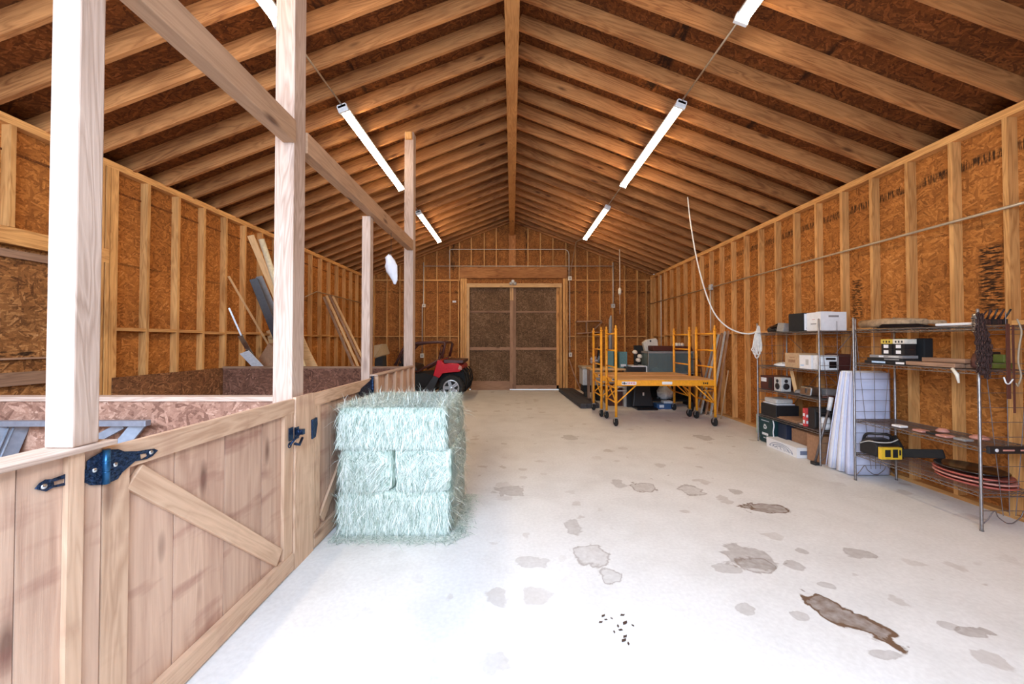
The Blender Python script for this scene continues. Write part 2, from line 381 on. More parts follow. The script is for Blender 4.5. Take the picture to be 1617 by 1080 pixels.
def concrete():
    m, nt, b = nodes('stained_concrete')
    g = N(nt, 'ShaderNodeNewGeometry'); pos = g.outputs['Position']
    def noise(s, d=4., dist=0., rough=.5):
        n = N(nt, 'ShaderNodeTexNoise', i_Scale=s, i_Detail=d, i_Distortion=dist, i_Roughness=rough); L(nt, pos, n.inputs['Vector']); return n.outputs[0]
    big = noise(.55, 4.); mid = noise(3.2, 6., .4); fine = noise(40., 5.)
    f = math_(nt, 'ADD', math_(nt, 'MULTIPLY', big, .55), math_(nt, 'MULTIPLY', mid, .45))
    col = ramp(nt, f, [(.30, (.60, .58, .555)), (.5, (.74, .725, .705)), (.7, (.82, .81, .80))])
    col = mix(nt, .3, col, ramp(nt, fine, [(.3, (.60, .57, .54)), (.7, (.86, .84, .81))]))
    # a scatter of small drips, thicker towards the middle of the aisle
    vo = N(nt, 'ShaderNodeTexVoronoi', voronoi_dimensions='2D', i_Scale=4.2)
    wn = N(nt, 'ShaderNodeTexNoise', i_Scale=9.0, i_Detail=3.0); L(nt, pos, wn.inputs['Vector'])
    ws = N(nt, 'ShaderNodeVectorMath', operation='SCALE', i_Scale=.16); L(nt, wn.outputs['Color'], ws.inputs[0])
    wa = N(nt, 'ShaderNodeVectorMath', operation='ADD'); L(nt, pos, wa.inputs[0]); L(nt, ws.outputs[0], wa.inputs[1]); L(nt, wa.outputs[0], vo.inputs['Vector'])
    sp = N(nt, 'ShaderNodeSeparateColor'); L(nt, vo.outputs['Color'], sp.inputs[0])
    rad = math_(nt, 'MULTIPLY', math_(nt, 'POWER', sp.outputs[0], 5.0), .40)
    dm = N(nt, 'ShaderNodeMapRange', interpolation_type='SMOOTHSTEP'); L(nt, math_(nt, 'SUBTRACT', vo.outputs['Distance'], rad), dm.inputs[0])
    for i, v in ((1, -.05), (2, .02), (3, 1.), (4, 0.)): dm.inputs[i].default_value = v
    zone = N(nt, 'ShaderNodeMapRange'); L(nt, noise(.8, 2.), zone.inputs[0]); zone.inputs[1].default_value = .40; zone.inputs[2].default_value = .56
    drip = math_(nt, 'MULTIPLY', dm.outputs[0], math_(nt, 'MULTIPLY', zone.outputs[0], .30))
    col = mix(nt, drip, col, (.26, .165, .10))
    # the larger stains, each with its own place
    edge = noise(7.0, 5., .8); inner = noise(22., 5.)
    st = [(1205,800,34,7,0,.75,0),(1015,768,17,8,0,.6,1),(1090,773,17,8,0,.5,1),(806,773,24,8,0,.42,0),(932,873,25,17,0,.45,1),(962,905,16,12,0,.45,1),
          (905,830,14,12,0,.4,0),(1180,876,42,17,0,.55,0),(1145,895,20,7,0,.4,0),(1188,888,26,12,0,.5,1),(1530,993,24,8,0,.6,0),(1490,983,12,6,0,.4,0),(1385,1027,22,8,0,.45,0),(1175,957,15,10,0,.4,0),
          (1350,872,20,8,0,.5,0),(738,803,9,6,0,.3,0),(840,885,26,9,0,.3,0),(1250,890,14,7,0,.45,0),(1262,867,11,5,0,.45,0),(1160,775,9,4,0,.5,0),(975,762,10,7,0,.4,0),(1300,920,12,5,0,.4,0),(1110,690,14,4,0,.45,0),(900,690,12,4,0,.4,0),(1260,968,14,8,0,.4,0)]
    def stain(cx, cy, rx, ry, rot, s, ring):
        nonlocal col
        mp = N(nt, 'ShaderNodeMapping', vector_type='TEXTURE'); mp.inputs['Location'].default_value = (cx, cy, 0); mp.inputs['Rotation'].default_value = (0, 0, rot); mp.inputs['Scale'].default_value = (rx, ry, 1)
        L(nt, pos, mp.inputs[0]); ln = N(nt, 'ShaderNodeVectorMath', operation='LENGTH'); L(nt, mp.outputs[0], ln.inputs[0])
        d = math_(nt, 'ADD', ln.outputs['Value'], math_(nt, 'MULTIPLY', math_(nt, 'SUBTRACT', edge, .5), 1.9))
        mr = N(nt, 'ShaderNodeMapRange', interpolation_type='SMOOTHSTEP'); L(nt, d, mr.inputs[0])
        for i, v in ((1, .86), (2, 1.02), (3, 1.), (4, 0.)): mr.inputs[i].default_value = v
        k = mr.outputs[0]
        rg = N(nt, 'ShaderNodeMapRange', interpolation_type='SMOOTHSTEP'); L(nt, math_(nt, 'ABSOLUTE', math_(nt, 'SUBTRACT', d, .9)), rg.inputs[0])
        for i, v in ((1, .0), (2, .16), (3, .8), (4, 0.)): rg.inputs[i].default_value = v
        body = math_(nt, 'MULTIPLY', k, math_(nt, 'ADD', math_(nt, 'MULTIPLY', inner, .8), .35 if not ring else .05))
        tot = math_(nt, 'MULTIPLY', math_(nt, 'ADD', body, math_(nt, 'MULTIPLY', rg.outputs[0], .9 if (ring or s > .7) else .15)), s, True)
        col = mix(nt, tot, col, (.15, .085, .05))
    for px, py, wx, hy, rot, s, ring in st:
        c = fl(px, py); stain(c.x, c.y, wx/F*c.y*1.05, hy*F*H/(py-539)**2*1.1, rot, s, ring)
    c = fl(1322, 965); stain(c.x, c.y, .10, .22, math.radians(30), 1.0, 0)
    L(nt, col, b.inputs['Base Color'])
    b.inputs['Roughness'].default_value = .62; b.inputs['Specular IOR Level'].default_value = .3
    bp = N(nt, 'ShaderNodeBump', i_Strength=.12, i_Distance=.004); L(nt, fine, bp.inputs['Height']); L(nt, bp.outputs[0], b.inputs['Normal'])
    return m
M['floor'] = concrete()

# ================================================================== ROOM
WR, WL, YB, YF = 4.30, -4.45, 12.0, -1.3
VT = 1.95
def vroof(x): return 3.72 - .388*abs(x)
SL = math.atan(.388)
b = MB(); b.box(-4.8, 4.7, -3.5, 12.3, -.15, 0)
b.build('floor', M['floor'], label='stained pale concrete floor of the barn', cat='floor', kind='structure', fix=False)

# ceiling: roof deck with rafters and ridge beam
b = MB()
for s, xe in ((1, 4.75), (-1, -4.9)):
    z0 = H + vroof(0) + .205; z1 = H + vroof(xe) + .205
    b.prism([(0, YF, z0), (xe, YF, z1), (xe, YF, z1+.03), (0, YF, z0+.03)], (0, YB+.2-YF, 0))
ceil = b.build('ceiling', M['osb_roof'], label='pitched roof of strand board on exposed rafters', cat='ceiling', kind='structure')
for s in (1, -1):
    xe = 4.72 if s > 0 else 4.87
    for n in range(-12, 20):
        Y = 4.08 + .4225*n + .019
        if Y > YB-.02: break
        if s < 0: Y += .0
        cz = .092/math.cos(SL)
        board('rafter', (s*.085, Y, H+vroof(.085)+cz), (s*xe, Y, H+vroof(xe)+cz), .038, .184, M['rafter'], ceil, up=(s*math.sin(SL), 0, math.cos(SL)))
board('ridge_beam', (0, YF+.05, H+3.50), (0, YB-.002, H+3.50), .15, .40, M['ridge'], ceil, bevel=.004)
for x0, x1, nm in ((4.39, 4.77, 'unseen_soffit'), (-4.92, -4.53, 'unseen_soffit')):  # unseen eave boxing, added so the cavity above the plates stays dark
    b = MB(); b.box(x0, x1, YF, YB+.2, H+1.70, H+1.72); b.build('unseen_soffit', M['osb_roof'], ceil, fix=False)
    xo = x1-.02 if x0 > 0 else x0; b = MB(); b.box(xo, xo+.02, YF, YB+.2, H+1.72, H+vroof(4.75)+.21); b.build('unseen_fascia', M['rafter'], ceil, fix=False)
# gable end rafters against the back wall
for s in (1, -1):
    xe = 4.40; board('rafter', (s*.085, YB-.03, H+vroof(.085)+.10), (s*xe, YB-.03, H+vroof(xe)+.10), .05, .184, M['rafter'], ceil, up=(s*math.sin(SL), 0, math.cos(SL)))

# right wall
b = MB(); b.box(WR+.089, WR+.101, YF, YB+.1, 0, H+2.02)
wr = b.build('wall_right', M['osb_right'], label='right wall of strand board with open studs', cat='wall', kind='structure', fix=False)
def stud(x0, x1, y0, y1, z0, z1, parent, name='stud', mat='stud'):
    ax = 2 if z1-z0 >= max(x1-x0, y1-y0) else (1 if y1-y0 > x1-x0 else 0)
    c = ((x0+x1)/2, (y0+y1)/2, (z0+z1)/2)
    if ax == 2: return board(name, (c[0],c[1],z0), (c[0],c[1],z1), x1-x0, y1-y0, M[mat], parent, up=(0,1,0))
    if ax == 1: return board(name, (c[0],y0,c[2]), (c[0],y1,c[2]), x1-x0, z1-z0, M[mat], parent)
    return board(name, (x0,c[1],c[2]), (x1,c[1],c[2]), y1-y0, z1-z0, M[mat], parent)
ZT = H+VT
stud(WR, WR+.089, YF, YB, ZT, ZT+.038, wr, 'top_plate'); stud(WR, WR+.089, YF, YB, ZT+.038, ZT+.076, wr, 'top_plate')
stud(WR, WR+.089, YF, YB, 0, .038, wr, 'bottom_plate')
ys = [3.747 + .4205*n for n in range(-12, 20) if 3.747+.4205*n < YB-.05]
for i, y in enumerate(ys):
    stud(WR, WR+.089, y, y+.038, .038, ZT, wr)
    z = 1.70 + R.choice((0, 0, .015, -.012))
    if i+1 < len(ys): stud(WR+.002, WR+.087, y+.039, ys[i+1]-.001, z-.038, z, wr, 'blocking')
stud(WR, WR+.089, YB-.04, YB-.002, .038, ZT, wr)
# left wall
b = MB(); b.box(WL-.101, WL-.089, YF, YB+.1, 0, H+2.0)
wl = b.build('wall_left', M['osb_left'], label='left wall of strand board with open studs', cat='wall', kind='structure', fix=False)
ZL = H+1.93
stud(WL-.089, WL, YF, YB, ZL, ZL+.038, wl, 'top_plate'); stud(WL-.089, WL, YF, YB, ZL+.038, ZL+.076, wl, 'top_plate')
stud(WL-.089, WL, YF, YB, 0, .038, wl, 'bottom_plate')
yl = [4.695 + .4300*n for n in range(-13, 18) if 4.695+.43*n < YB-.05]
for i, y in enumerate(yl):
    lo = .038
    if 2.0 < y < 4.2: lo = 2.54
    stud(WL-.089, WL, y, y+.038, lo, ZL, wl)
    if i+1 < len(yl) and y > 4.2:
        z = 1.665+R.choice((0, .012)); stud(WL-.087, WL-.002, y+.039, yl[i+1]-.001, z-.038, z, wl, 'blocking')
stud(WL-.088, WL+.0, 4.16, 4.20, .038, ZL, wl); stud(WL-.088, WL+.002, 4.215, 4.255, .038, ZL, wl)
stud(WL-.088, WL+.002, 4.303, 4.345, .038, ZL, wl)
stud(WL-.088, WL+.004, 1.9, 4.25, 2.385, 2.535, wl, 'header')
d3 = MB(); d3.box(WL-.075, WL-.05, 1.9, 4.13, 0.03, 2.36)
d3 = d3.build('door_3', M['osb_side'], label='strand board sliding door in the left wall behind the stall', cat='door', kind='structure', fix=False)
stud(WL-.05, WL-.015, 1.92, 4.12, 2.27, 2.34, d3, 'rail', 'lumber_dark')
stud(WL-.05, WL-.02, 1.92, 4.12, 1.355, 1.372, d3, 'rail', 'lumber_dark')
stud(WL-.05, WL-.015, 1.92, 4.12, 1.12, 1.24, d3, 'rail', 'lumber_dark')
stud(WL-.05, WL-.015, 4.04, 4.12, .05, 2.27, d3, 'stile', 'lumber_dark')
# kickboard along the left wall inside the stalls
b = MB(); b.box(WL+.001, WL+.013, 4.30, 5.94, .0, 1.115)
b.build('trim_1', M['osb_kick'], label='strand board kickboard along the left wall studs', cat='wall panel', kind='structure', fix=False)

# back wall: gable with a door opening
DX0, DX1, DT = (738-808.5)*YB/F, (886-808.5)*YB/F, H+1.80
b = MB()
b.box(-4.56, DX0, YB+.089, YB+.101, 0, DT); b.box(DX1, 4.41, YB+.089, YB+.101, 0, DT)
b.prism([(-4.56, YB+.089, DT), (4.41, YB+.089, DT), (4.41, YB+.089, H+vroof(4.41)+.2), (0, YB+.089, H+vroof(0)+.2), (-4.56, YB+.089, H+vroof(4.56)+.2)], (0, .012, 0))
wb = b.build('wall_back', M['osb_back'], label='back gable wall of strand board with open studs', cat='wall', kind='structure')
def bx(px): return (px-808.5)*YB/F
for px in (590, 610.7, 631, 650, 669.7, 690.5, 710.5, 724.0):
    stud(bx(px)-.019, bx(px)+.019, YB, YB+.089, 0, H+1.885, wb)
for px in (909, 928, 947.7, 968, 987, 1007, 1021):
    stud(bx(px)-.019, bx(px)+.019, YB, YB+.089, 0, H+1.885, wb)
for px in (590, 610.7, 631, 650, 669.7, 689.5, 710, 725, 744, 764.5, 783.6, 833.8, 853.6, 873.4, 894, 909, 928, 947.7, 968, 987, 1007):
    x = bx(px); lo = H+1.923
    if 725 < px < 896: lo = H+2.31
    hi = H+vroof(x)+.05
    if hi > lo+.05: stud(x-.019, x+.019, YB, YB+.089, lo, hi, wb)
stud(bx(803.5), bx(814.5), YB-.01, YB+.089, H+2.31, H+3.34, wb, 'king_post', 'rafter')
stud(-4.44, bx(726), YB, YB+.089, H+1.885, H+1.923, wb, 'plate'); stud(bx(896), 4.29, YB, YB+.089, H+1.885, H+1.923, wb, 'plate')
stud(bx(726), bx(895.5), YB-.012, YB+.089, H+1.967, H+2.305, wb, 'header', 'rafter')
for a, c in ((727, 730), (730.3, 733.2), (733.5, 736.8), (889.0, 892.2), (892.6, 896.5)):
    stud(bx(a), bx(c), YB-.004, YB+.089, 0, H+1.96, wb, 'jamb_stud')
for a, c in (((-4.44, bx(590)), (bx(591.5), bx(610)), (bx(611.8), bx(630)), (bx(632), bx(649)), (bx(651), bx(669)), (bx(670.8), bx(689.5)), (bx(691.5), bx(709.6)), (bx(711.5), bx(723.2)))):
    pass
pl = [-4.44]+[bx(p) for p in (590, 610.7, 631, 650, 669.7, 690.5, 710.5, 724.0)]
pr = [bx(896.5)]+[bx(p) for p in (909, 928, 947.7, 968, 987, 1007, 1021)]
for seq in (pl, pr):
    for a, c in zip(seq, seq[1:]): stud(a+.02, c-.02, YB+.003, YB+.086, 1.655, 1.693, wb, 'blocking')
    for a, c in zip(seq, seq[1:]): stud(a+.02, c-.02, YB+.003, YB+.086, 0, .038, wb, 'bottom_plate')
# door frame and leaves
tf = MB(); tf.box(DX0-.02, DX0+.075, YB-.02, YB+.10, 0, DT-.02)
fr = board('trim_2', ((DX0-.02), YB+.02, DT-.06), (DX1+.02, YB+.02, DT-.06), .13, .12, M['lumber'], label='pale timber frame around the double doors', cat='door frame', kind='structure')
stud(DX0-.02, DX0+.06, YB-.03, YB+.1, 0, DT-.12, fr, 'jamb', 'lumber'); stud(DX1-.045, DX1+.03, YB-.03, YB+.1, 0, DT-.12, fr, 'jamb', 'stud')
def leaf(nm, a, c, z0, label, rails):
    b = MB(); b.box(bx(a), bx(c), YB+.13, YB+.15, z0, DT-.07)
    d = b.build(nm, M['osb_door'], label=label, cat='door', kind='structure', fix=False)
    for z, h in rails: stud(bx(a)+.02, bx(c)-.02, YB+.105, YB+.13, z, z+h, d, 'rail', 'lumber_dark')
    return d
dl = leaf('door_1', 737, 812, .03, 'left leaf of the weathered double barn door', ((2.42, .06), (1.24, .10)))
stud(bx(743), bx(805), YB+.10, YB+.13, .0, .28, dl, 'kick_board', 'lumber_dark')
dr = leaf('door_2', 812.1, 888, .03, 'right leaf of the weathered double barn door', ((2.42, .05), (1.25, .08)))
stud(bx(813), bx(883), YB+.10, YB+.13, .03, .15, dr, 'kick_board', 'lumber_dark')
stud(bx(805.2), bx(810.4), YB+.09, YB+.16, .03, DT-.1, dl, 'stile', 'lumber_dark')
stud(bx(810.6), bx(814.8), YB+.085, YB+.13, .03, DT-.1, dr, 'stile', 'lumber_dark')
stud(bx(879.5), bx(884), YB+.10, YB+.13, .03, DT-.1, dr, 'stile', 'stud')
stud(bx(805.2), bx(807.6), YB+.05, YB+.09, H+1.28, H+1.76, dl, 'stop_block', 'lumber'); stud(bx(808.4), bx(810.6), YB+.05, YB+.09, H+1.28, H+1.76, dl, 'stop_block', 'lumber')
# front wall beside the open doorway (behind the camera)
b = MB()
b.box(-4.56, -3.7, YF-.1, YF, 0, 3.5); b.box(3.2, 4.41, YF-.1, YF, 0, 3.5)
b.prism([(-4.56, YF-.1, 3.5), (4.41, YF-.1, 3.5), (4.41, YF-.1, H+vroof(4.41)+.2), (0, YF-.1, H+vroof(0)+.2), (-4.56, YF-.1, H+vroof(4.56)+.2)], (0, .1, 0))
b.build('wall_front', M['osb_back'], label='front gable wall around the open doorway', cat='wall', kind='structure')

# ================================================================== STRIP LIGHTS
def strip_light(x, y0, y1, label, v=2.90):
    t = thing('strip_light', (x, (y0+y1)/2, H+v), label, 'ceiling light', 'fluorescent strip lights under the rafters')
    s = 1 if x > 0 else -1
    n = Vector((s*math.sin(SL), 0, math.cos(SL)))
    xs = Vector((math.cos(SL), 0, -s*math.sin(SL)))
    zc = H + vroof(x) - .075
    c0 = Vector((x, y0, zc)); c1 = Vector((x, y1, zc))
    board('housing', c0, c1, .11, .05, M['white'], t, up=n, bevel=.006)
    for k in (-.030, .030):
        b = MB(); o = n*-.042 + xs*k
        b.tube([c0+o+Vector((0,.04,0)), c1+o-Vector((0,.04,0))], .019, 12); b.build('tube', M['tube'], t)
    for c, d in ((c0, .0), (c1, -.035)):
        b = MB(); b.obox(c+Vector((0, d+.0175, 0))-n*.03, (.125, .035, .085), Matrix((xs, (0,1,0), n)).transposed())
        b.build('end_cap', M['white'], t, bevel=.005)
LX = 2.03
strip_light(LX, 4.56, 6.98, 'lit tube light, the long one to the right of the ridge beam')
strip_light(LX, 8.12, 10.62, 'lit tube light at the far right, nearest the back wall')
strip_light(LX, .95, 3.37, 'lit tube light cut off by the picture top on the right')
strip_light(-2.06, 4.62, 7.10, 'lit tube light, the long one between the two tall stall posts')
strip_light(-2.06, 8.42, 10.86, 'lit tube light at the far left, just right of the far stall post')
strip_light(-2.06, .95, 3.38, 'lit tube light cut off by the picture top on the left')
def pipe(pts, r, mat, label, cat='conduit', name='electrical_conduit', group=None):
    b = MB(); b.tube(pts, r, 8); return b.build(name, M[mat], label=label, cat=cat, group=group)
def rp(x, y, d=.06): return (x, y, H+vroof(x)-d)
pipe([rp(LX, 3.38), rp(LX, 4.55)], .010, 'conduit', 'thin conduit joining the two nearest right tube lights')
pipe([rp(LX, 6.99), rp(LX, 8.11)], .010, 'conduit', 'thin conduit joining the two farther right tube lights')
pipe([rp(-2.06, 3.39), rp(-2.06, 4.61)], .010, 'conduit', 'thin conduit joining the two nearest left tube lights')
pipe([rp(-2.06, 7.11), rp(-2.06, 8.41)], .010, 'conduit', 'thin conduit joining the two farther left tube lights')
pipe([rp(LX, 10.63), rp(1.9, 11.4, .03), (bx(901.5), YB-.03, H+2.25), (bx(901.5), YB-.03, H+2.02)], .012, 'conduit', 'conduit dropping from the far right tube light to a box')
yb = YB-.03
pipe([(bx(710), yb, H+1.95), (bx(710), yb, H+2.83), (bx(712), yb, H+2.86), (bx(893), yb, H+2.86), (bx(897), yb, H+2.80), (bx(898.5), yb, H+2.7), (bx(898.5), yb, H+2.02)], .013, 'conduit_white', 'upper conduit bending down across the back gable')
pipe([(bx(669), yb-.01, H+2.335), (bx(968), yb-.01, H+2.335)], .013, 'conduit_white', 'long level conduit just above the door header')
pipe([(bx(669), yb, H+2.46), (bx(669), yb, H+1.17), (bx(667), yb, H+1.10), (bx(667), yb, 1.13)], .014, 'conduit_white', 'upright conduit on the back wall left of the doors')
pipe([(bx(899.5), yb, H+1.93), (bx(899.5), yb, 1.14)], .013, 'conduit_white', 'upright conduit on the back wall right of the doors')
pipe([(bx(968), yb, H+2.45), (bx(968), yb, H+1.12)], .020, 'conduit_white', 'upright conduit on the back wall over the workbench')
pipe([(WR-.02, 1.2, H+1.16), (WR-.02, 11.95, H+1.16)], .013, 'conduit', 'long level conduit along the right wall studs')
pipe([(WR-.02, 8.32, H+1.14), (WR-.02, 8.32, 1.75)], .013, 'conduit_white', 'upright conduit dropping from the right wall conduit')
pipe([(WL+.02, 8.25, H+.95), (WL+.02, 8.75, H+1.13), (WL+.02, 11.95, H+1.13)], .011, 'conduit', 'level conduit along the left wall studs')
pipe([(WR-.01, 11.1, H+1.9), (WR-.01, 11.1, 1.0)], .016, 'conduit_white', 'pale upright pipe on the right wall near the far corner')
def ebox(px, py, w, h, label, mat='cream'):
    c = P(px, py, YB-.03); b = MB(); b.box(c.x-w/2, c.x+w/2, YB-.075, YB-.004, c.z-h/2, c.z+h/2)
    b.cur = 1; b.box(c.x-w/6, c.x+w/6, YB-.078, YB-.075, c.z-h/4, c.z+h/4)
    b.build('electrical_box', [M[mat], M['grey']], label=label, cat='electrical box', fix=False)
ebox(900, 439.5, .11, .12, 'pale electrical box at the top right corner of the double doors')
ebox(900.5, 560, .09, .13, 'pale outlet box low on the wall right of the doors')
ebox(669.5, 482.5, .10, .10, 'pale junction box midway up the left back conduit')
ebox(667, 561.5, .11, .13, 'pale outlet box behind the red utility vehicle')
ebox(968, 483, .11, .12, 'grey box at the foot of the conduit over the workbench', 'palegrey')
b = MB(); c = P(716.5, 475.8, YB); b.box(c.x-.05, c.x+.06, YB+.06, YB+.088, c.z-.03, c.z+.03); b.build('paper_tag', M['paper'], label='small white tag on the back wall left of the doors', cat='tag', fix=False)
b = MB(); b.box(WR-.05, WR+.0, 8.24, 8.34, H+1.10, H+1.22); b.build('electrical_box', M['palegrey'], label='grey junction box on the long right wall conduit', cat='electrical box', bevel=.005, fix=False)
# motion light over the doors
t = thing('door_floodlight', (bx(810), YB-.05, H+1.82), 'small white twin floodlight above the double doors', 'light')
b = MB(); b.lathe((bx(810), YB-.05, H+1.86), [(.02, -.03), (.05, -.02), (.05, .03), (.02, .04)], 14, (0,1,0)); b.build('mounting_plate', M['white'], t)
for s in (-1, 1):
    b = MB(); b.lathe((bx(810)+s*.06, YB-.10, H+1.79), [(.02, .05), (.045, .03), (.05, -.03), (.03, -.05)], 12, (s*.5, -.8, -.4)); b.build('lamp_head', M['palegrey'], t)
# drop cord by the right
t = thing('pull_switch', P(979, 400, 10.8), 'white pull cord hanging near the back right corner', 'cord')
b = MB(); b.tube([P(979, 393, 10.8), P(979.3, 430, 10.8), P(979, 458, 10.8)], .012, 6); b.tube([P(979, 462, 10.8), P(979, 496, 10.8)], .007, 6); b.build('cord', M['conduit_white'], t)
b = MB(); b.lathe(P(979, 460, 10.8), [(.02, -.10), (.045, -.05), (.045, .05), (.02, .10)], 12); b.build('socket', M['cream'], t)

# ================================================================== STALL: posts, beams, half walls, gates
XS = -1.455                                   # aisle face of the stall front
def G(px, py, X=XS):
    Y = -X*F/(808.5-px); return Vector((X, Y, H+(539-py)*Y/F))
def post(x0, x1, y0, y1, z0, z1, label):
    return board('wooden_post', ((x0+x1)/2, (y0+y1)/2, z0), ((x0+x1)/2, (y0+y1)/2, z1), x1-x0, y1-y0, M['post'], up=(0,1,0), bevel=.005, label=label, cat='post')
post(-1.533, -1.438, 1.27, 1.352, 1.170, H+1.338, 'nearest stall post, pale square timber at the far left')
post(-1.60, -1.470, 2.585, 2.73, 0, H+vroof(1.60)-.005, 'tall thick pale stall post between the two gates')
post(-1.59, XS, 5.67, 5.805, 0, H+vroof(1.59)-.005, 'far tall stall post at the end of the battened half wall')
post(-1.60, -1.51, 4.10, 4.19, 0, H+1.338, 'short stall post under the middle of the far beam')
for s in (-1, 1):
    board('beam_saddle', (XS-.067, 5.735+s*.09, H+2.98), (XS-.067, 5.735+s*.09, H+3.08), .10, .04, M['stud'], up=(0,1,0), label=('near' if s < 0 else 'far')+' cleat of the far stall post under the rafters', cat='cleat')
board('wooden_beam', (-1.50, -1.0, H+1.415), (-1.50, 2.584, H+1.415), .088, .15, M['beam'], bevel=.004, label='near overhead beam ending at the thick pale post', cat='beam')
board('wooden_beam', (-1.50, 2.731, H+1.415), (-1.50, 5.669, H+1.415), .088, .15, M['beam'], bevel=.004, label='far overhead beam between the two tall stall posts', cat='beam')

def cap(y0, y1, parent, w_=.135): return board('cap_rail', (-1.418-w_/2, y0, 1.160), (-1.418-w_/2, y1, 1.160), w_, .018, M['post'], parent, bevel=.004)
t = thing('stall_wall', (-1.47, .6, 0), 'near plank half wall below the nearest stall post', 'half wall')
cap(-.6, 887.5/(808.5-173.5), t)
y = -.6; e = 1.378
while y < e-.01:
    y2 = min(y+.29, e); stud(XS-.025, XS, y+.002, y2-.002, .02, 1.150, t, 'plank', 'fence_rough'); y = y2
yb0 = 1.436*F/(808.5-112)
stud(XS+.001, XS+.019, yb0, yb0+.047, .02, 1.150, t, 'batten', 'fence'); stud(XS+.001, XS+.019, yb0-.60, yb0-.553, .02, 1.150, t, 'batten', 'fence')
stud(-1.54, -1.482, -.6, 1.37, .02, .06, t, 'sill', 'fence')
stud(-1.54, -1.482, 1.27, 1.352, .06, 1.15, t, 'inner_post', 'fence')

def gate(ya, yb_, label, side, hinge):
    t = thing('stall_gate', (XS, (ya+yb_)/2, 0), label, 'gate')
    x0, x1 = XS-.022, XS
    stud(x0, x1+.004, ya, yb_, 1.042, 1.137, t, 'top_rail', 'fence'); stud(x0, x1+.012, ya, yb_, .012, .118, t, 'bottom_rail', 'fence')
    stud(x0, x1, ya, ya+.095, .119, 1.041, t, 'stile', 'fence'); stud(x0, x1, yb_-.095, yb_, .119, 1.041, t, 'stile', 'fence')
    n = 4; a = ya+.02
    while a < yb_-.03:
        c = min(a+.297, yb_-.02); stud(x0-.020, x0-.001, a+.0035, c-.0035, .02, 1.12, t, 'plank', 'fence_rough'); a = c
    if side > 0: p0, p1 = (XS-.010, ya+.118, 1.00), (XS-.010, yb_-.135, .165)
    else: p0, p1 = (XS-.010, ya+.135, .165), (XS-.010, yb_-.118, 1.00)
    board('diagonal_brace', p0, p1, .021, .095, M['fence'], t, up=(0,0,1), bevel=.003)
    return t
g1 = gate(1.383, 2.577, 'near stall gate with a diagonal brace and long blue-black hinge', 1, True)
g2 = gate(2.846, 4.05, 'far stall gate partly hidden behind the hay bales', -1, True)
# gate stop board on the thick post
stud(-1.469, -1.445, 2.592, 2.836, .0, 1.145, None, 'gate_stop_board', 'fence')
tag(bpy.context.scene.objects['gate_stop_board'], 'upright board on the thick post between the gates', 'board')

def plate(outer, holes, X, th, mat, name, parent, label=None):
    bm = bmesh.new(); es = []
    for lp in [outer]+holes:
        vs = [bm.verts.new(p) for p in lp]
        for i in range(len(vs)): es.append(bm.edges.new((vs[i], vs[(i+1) % len(vs)])))
    bmesh.ops.triangle_fill(bm, edges=es, use_beauty=True)
    r = bmesh.ops.extrude_face_region(bm, geom=bm.faces[:]); bmesh.ops.translate(bm, vec=(th, 0, 0), verts=[v for v in r['geom'] if isinstance(v, bmesh.types.BMVert)])
    bmesh.ops.recalc_face_normals(bm, faces=bm.faces)
    b = MB(); bm.verts.index_update(); b.v = [tuple(v.co) for v in bm.verts]; b.f = [[v.index for v in f.verts] for f in bm.faces]; b.m = [0]*len(b.f); b.sm = [False]*len(b.f); bm.free()
    return b.build(name, M[mat], parent, label=label, bevel=.001)
def Z4(pts, X): return [G(x/6.0, 600+y/6.0, X) for x, y in pts]
hx = XS+.005
hg = plate(Z4([(350,1025),(395,968),(450,935),(510,930),(640,882),(835,840),(835,765),(870,735),(985,672),(990,985),(875,990),(830,965),(640,990),(520,1012),(455,1048)], hx), [Z4([(525,955),(630,925),(630,965),(530,990)], hx)], hx, .004, 'iron', 'strap_hinge', g1, 'blue-black decorative hinge leaf')
hr = plate(Z4([(1058,655),(1130,650),(1190,672),(1320,668),(1400,655),(1470,645),(1505,662),(1455,715),(1400,745),(1290,765),(1170,870),(1130,930),(1060,962)], hx), [Z4([(1335,700),(1400,690),(1405,715),(1345,748)], hx)], hx, .004, 'iron', 'strap_hinge', g1, 'blue-black decorative hinge leaf')
b = MB(); p0, p1 = Z4([(1027, 652), (1027, 975)], hx+.006); b.cyl(p0, p1, .011, 14)
for k in (.33, .66):
    q = p0.lerp(p1, k); b.cyl(q+Vector((0,0,.002)), q-Vector((0,0,.002)), .0125, 14)
b.build('hinge_knuckle', M['ironblue'], g1, 'blue barrel of the hinge')
for hp, (x, y) in ((hg, (440, 1000)), (hg, (915, 848)), (hr, (1110, 795)), (hr, (1445, 680))):
    b = MB(); q = Z4([(x, y)], hx+.004)[0]; b.lathe(q, [(.009, 0), (.009, .002), (.006, .005), (.001, .006)], 12, (1,0,0)); b.build('bolt', M['steel'], hp)
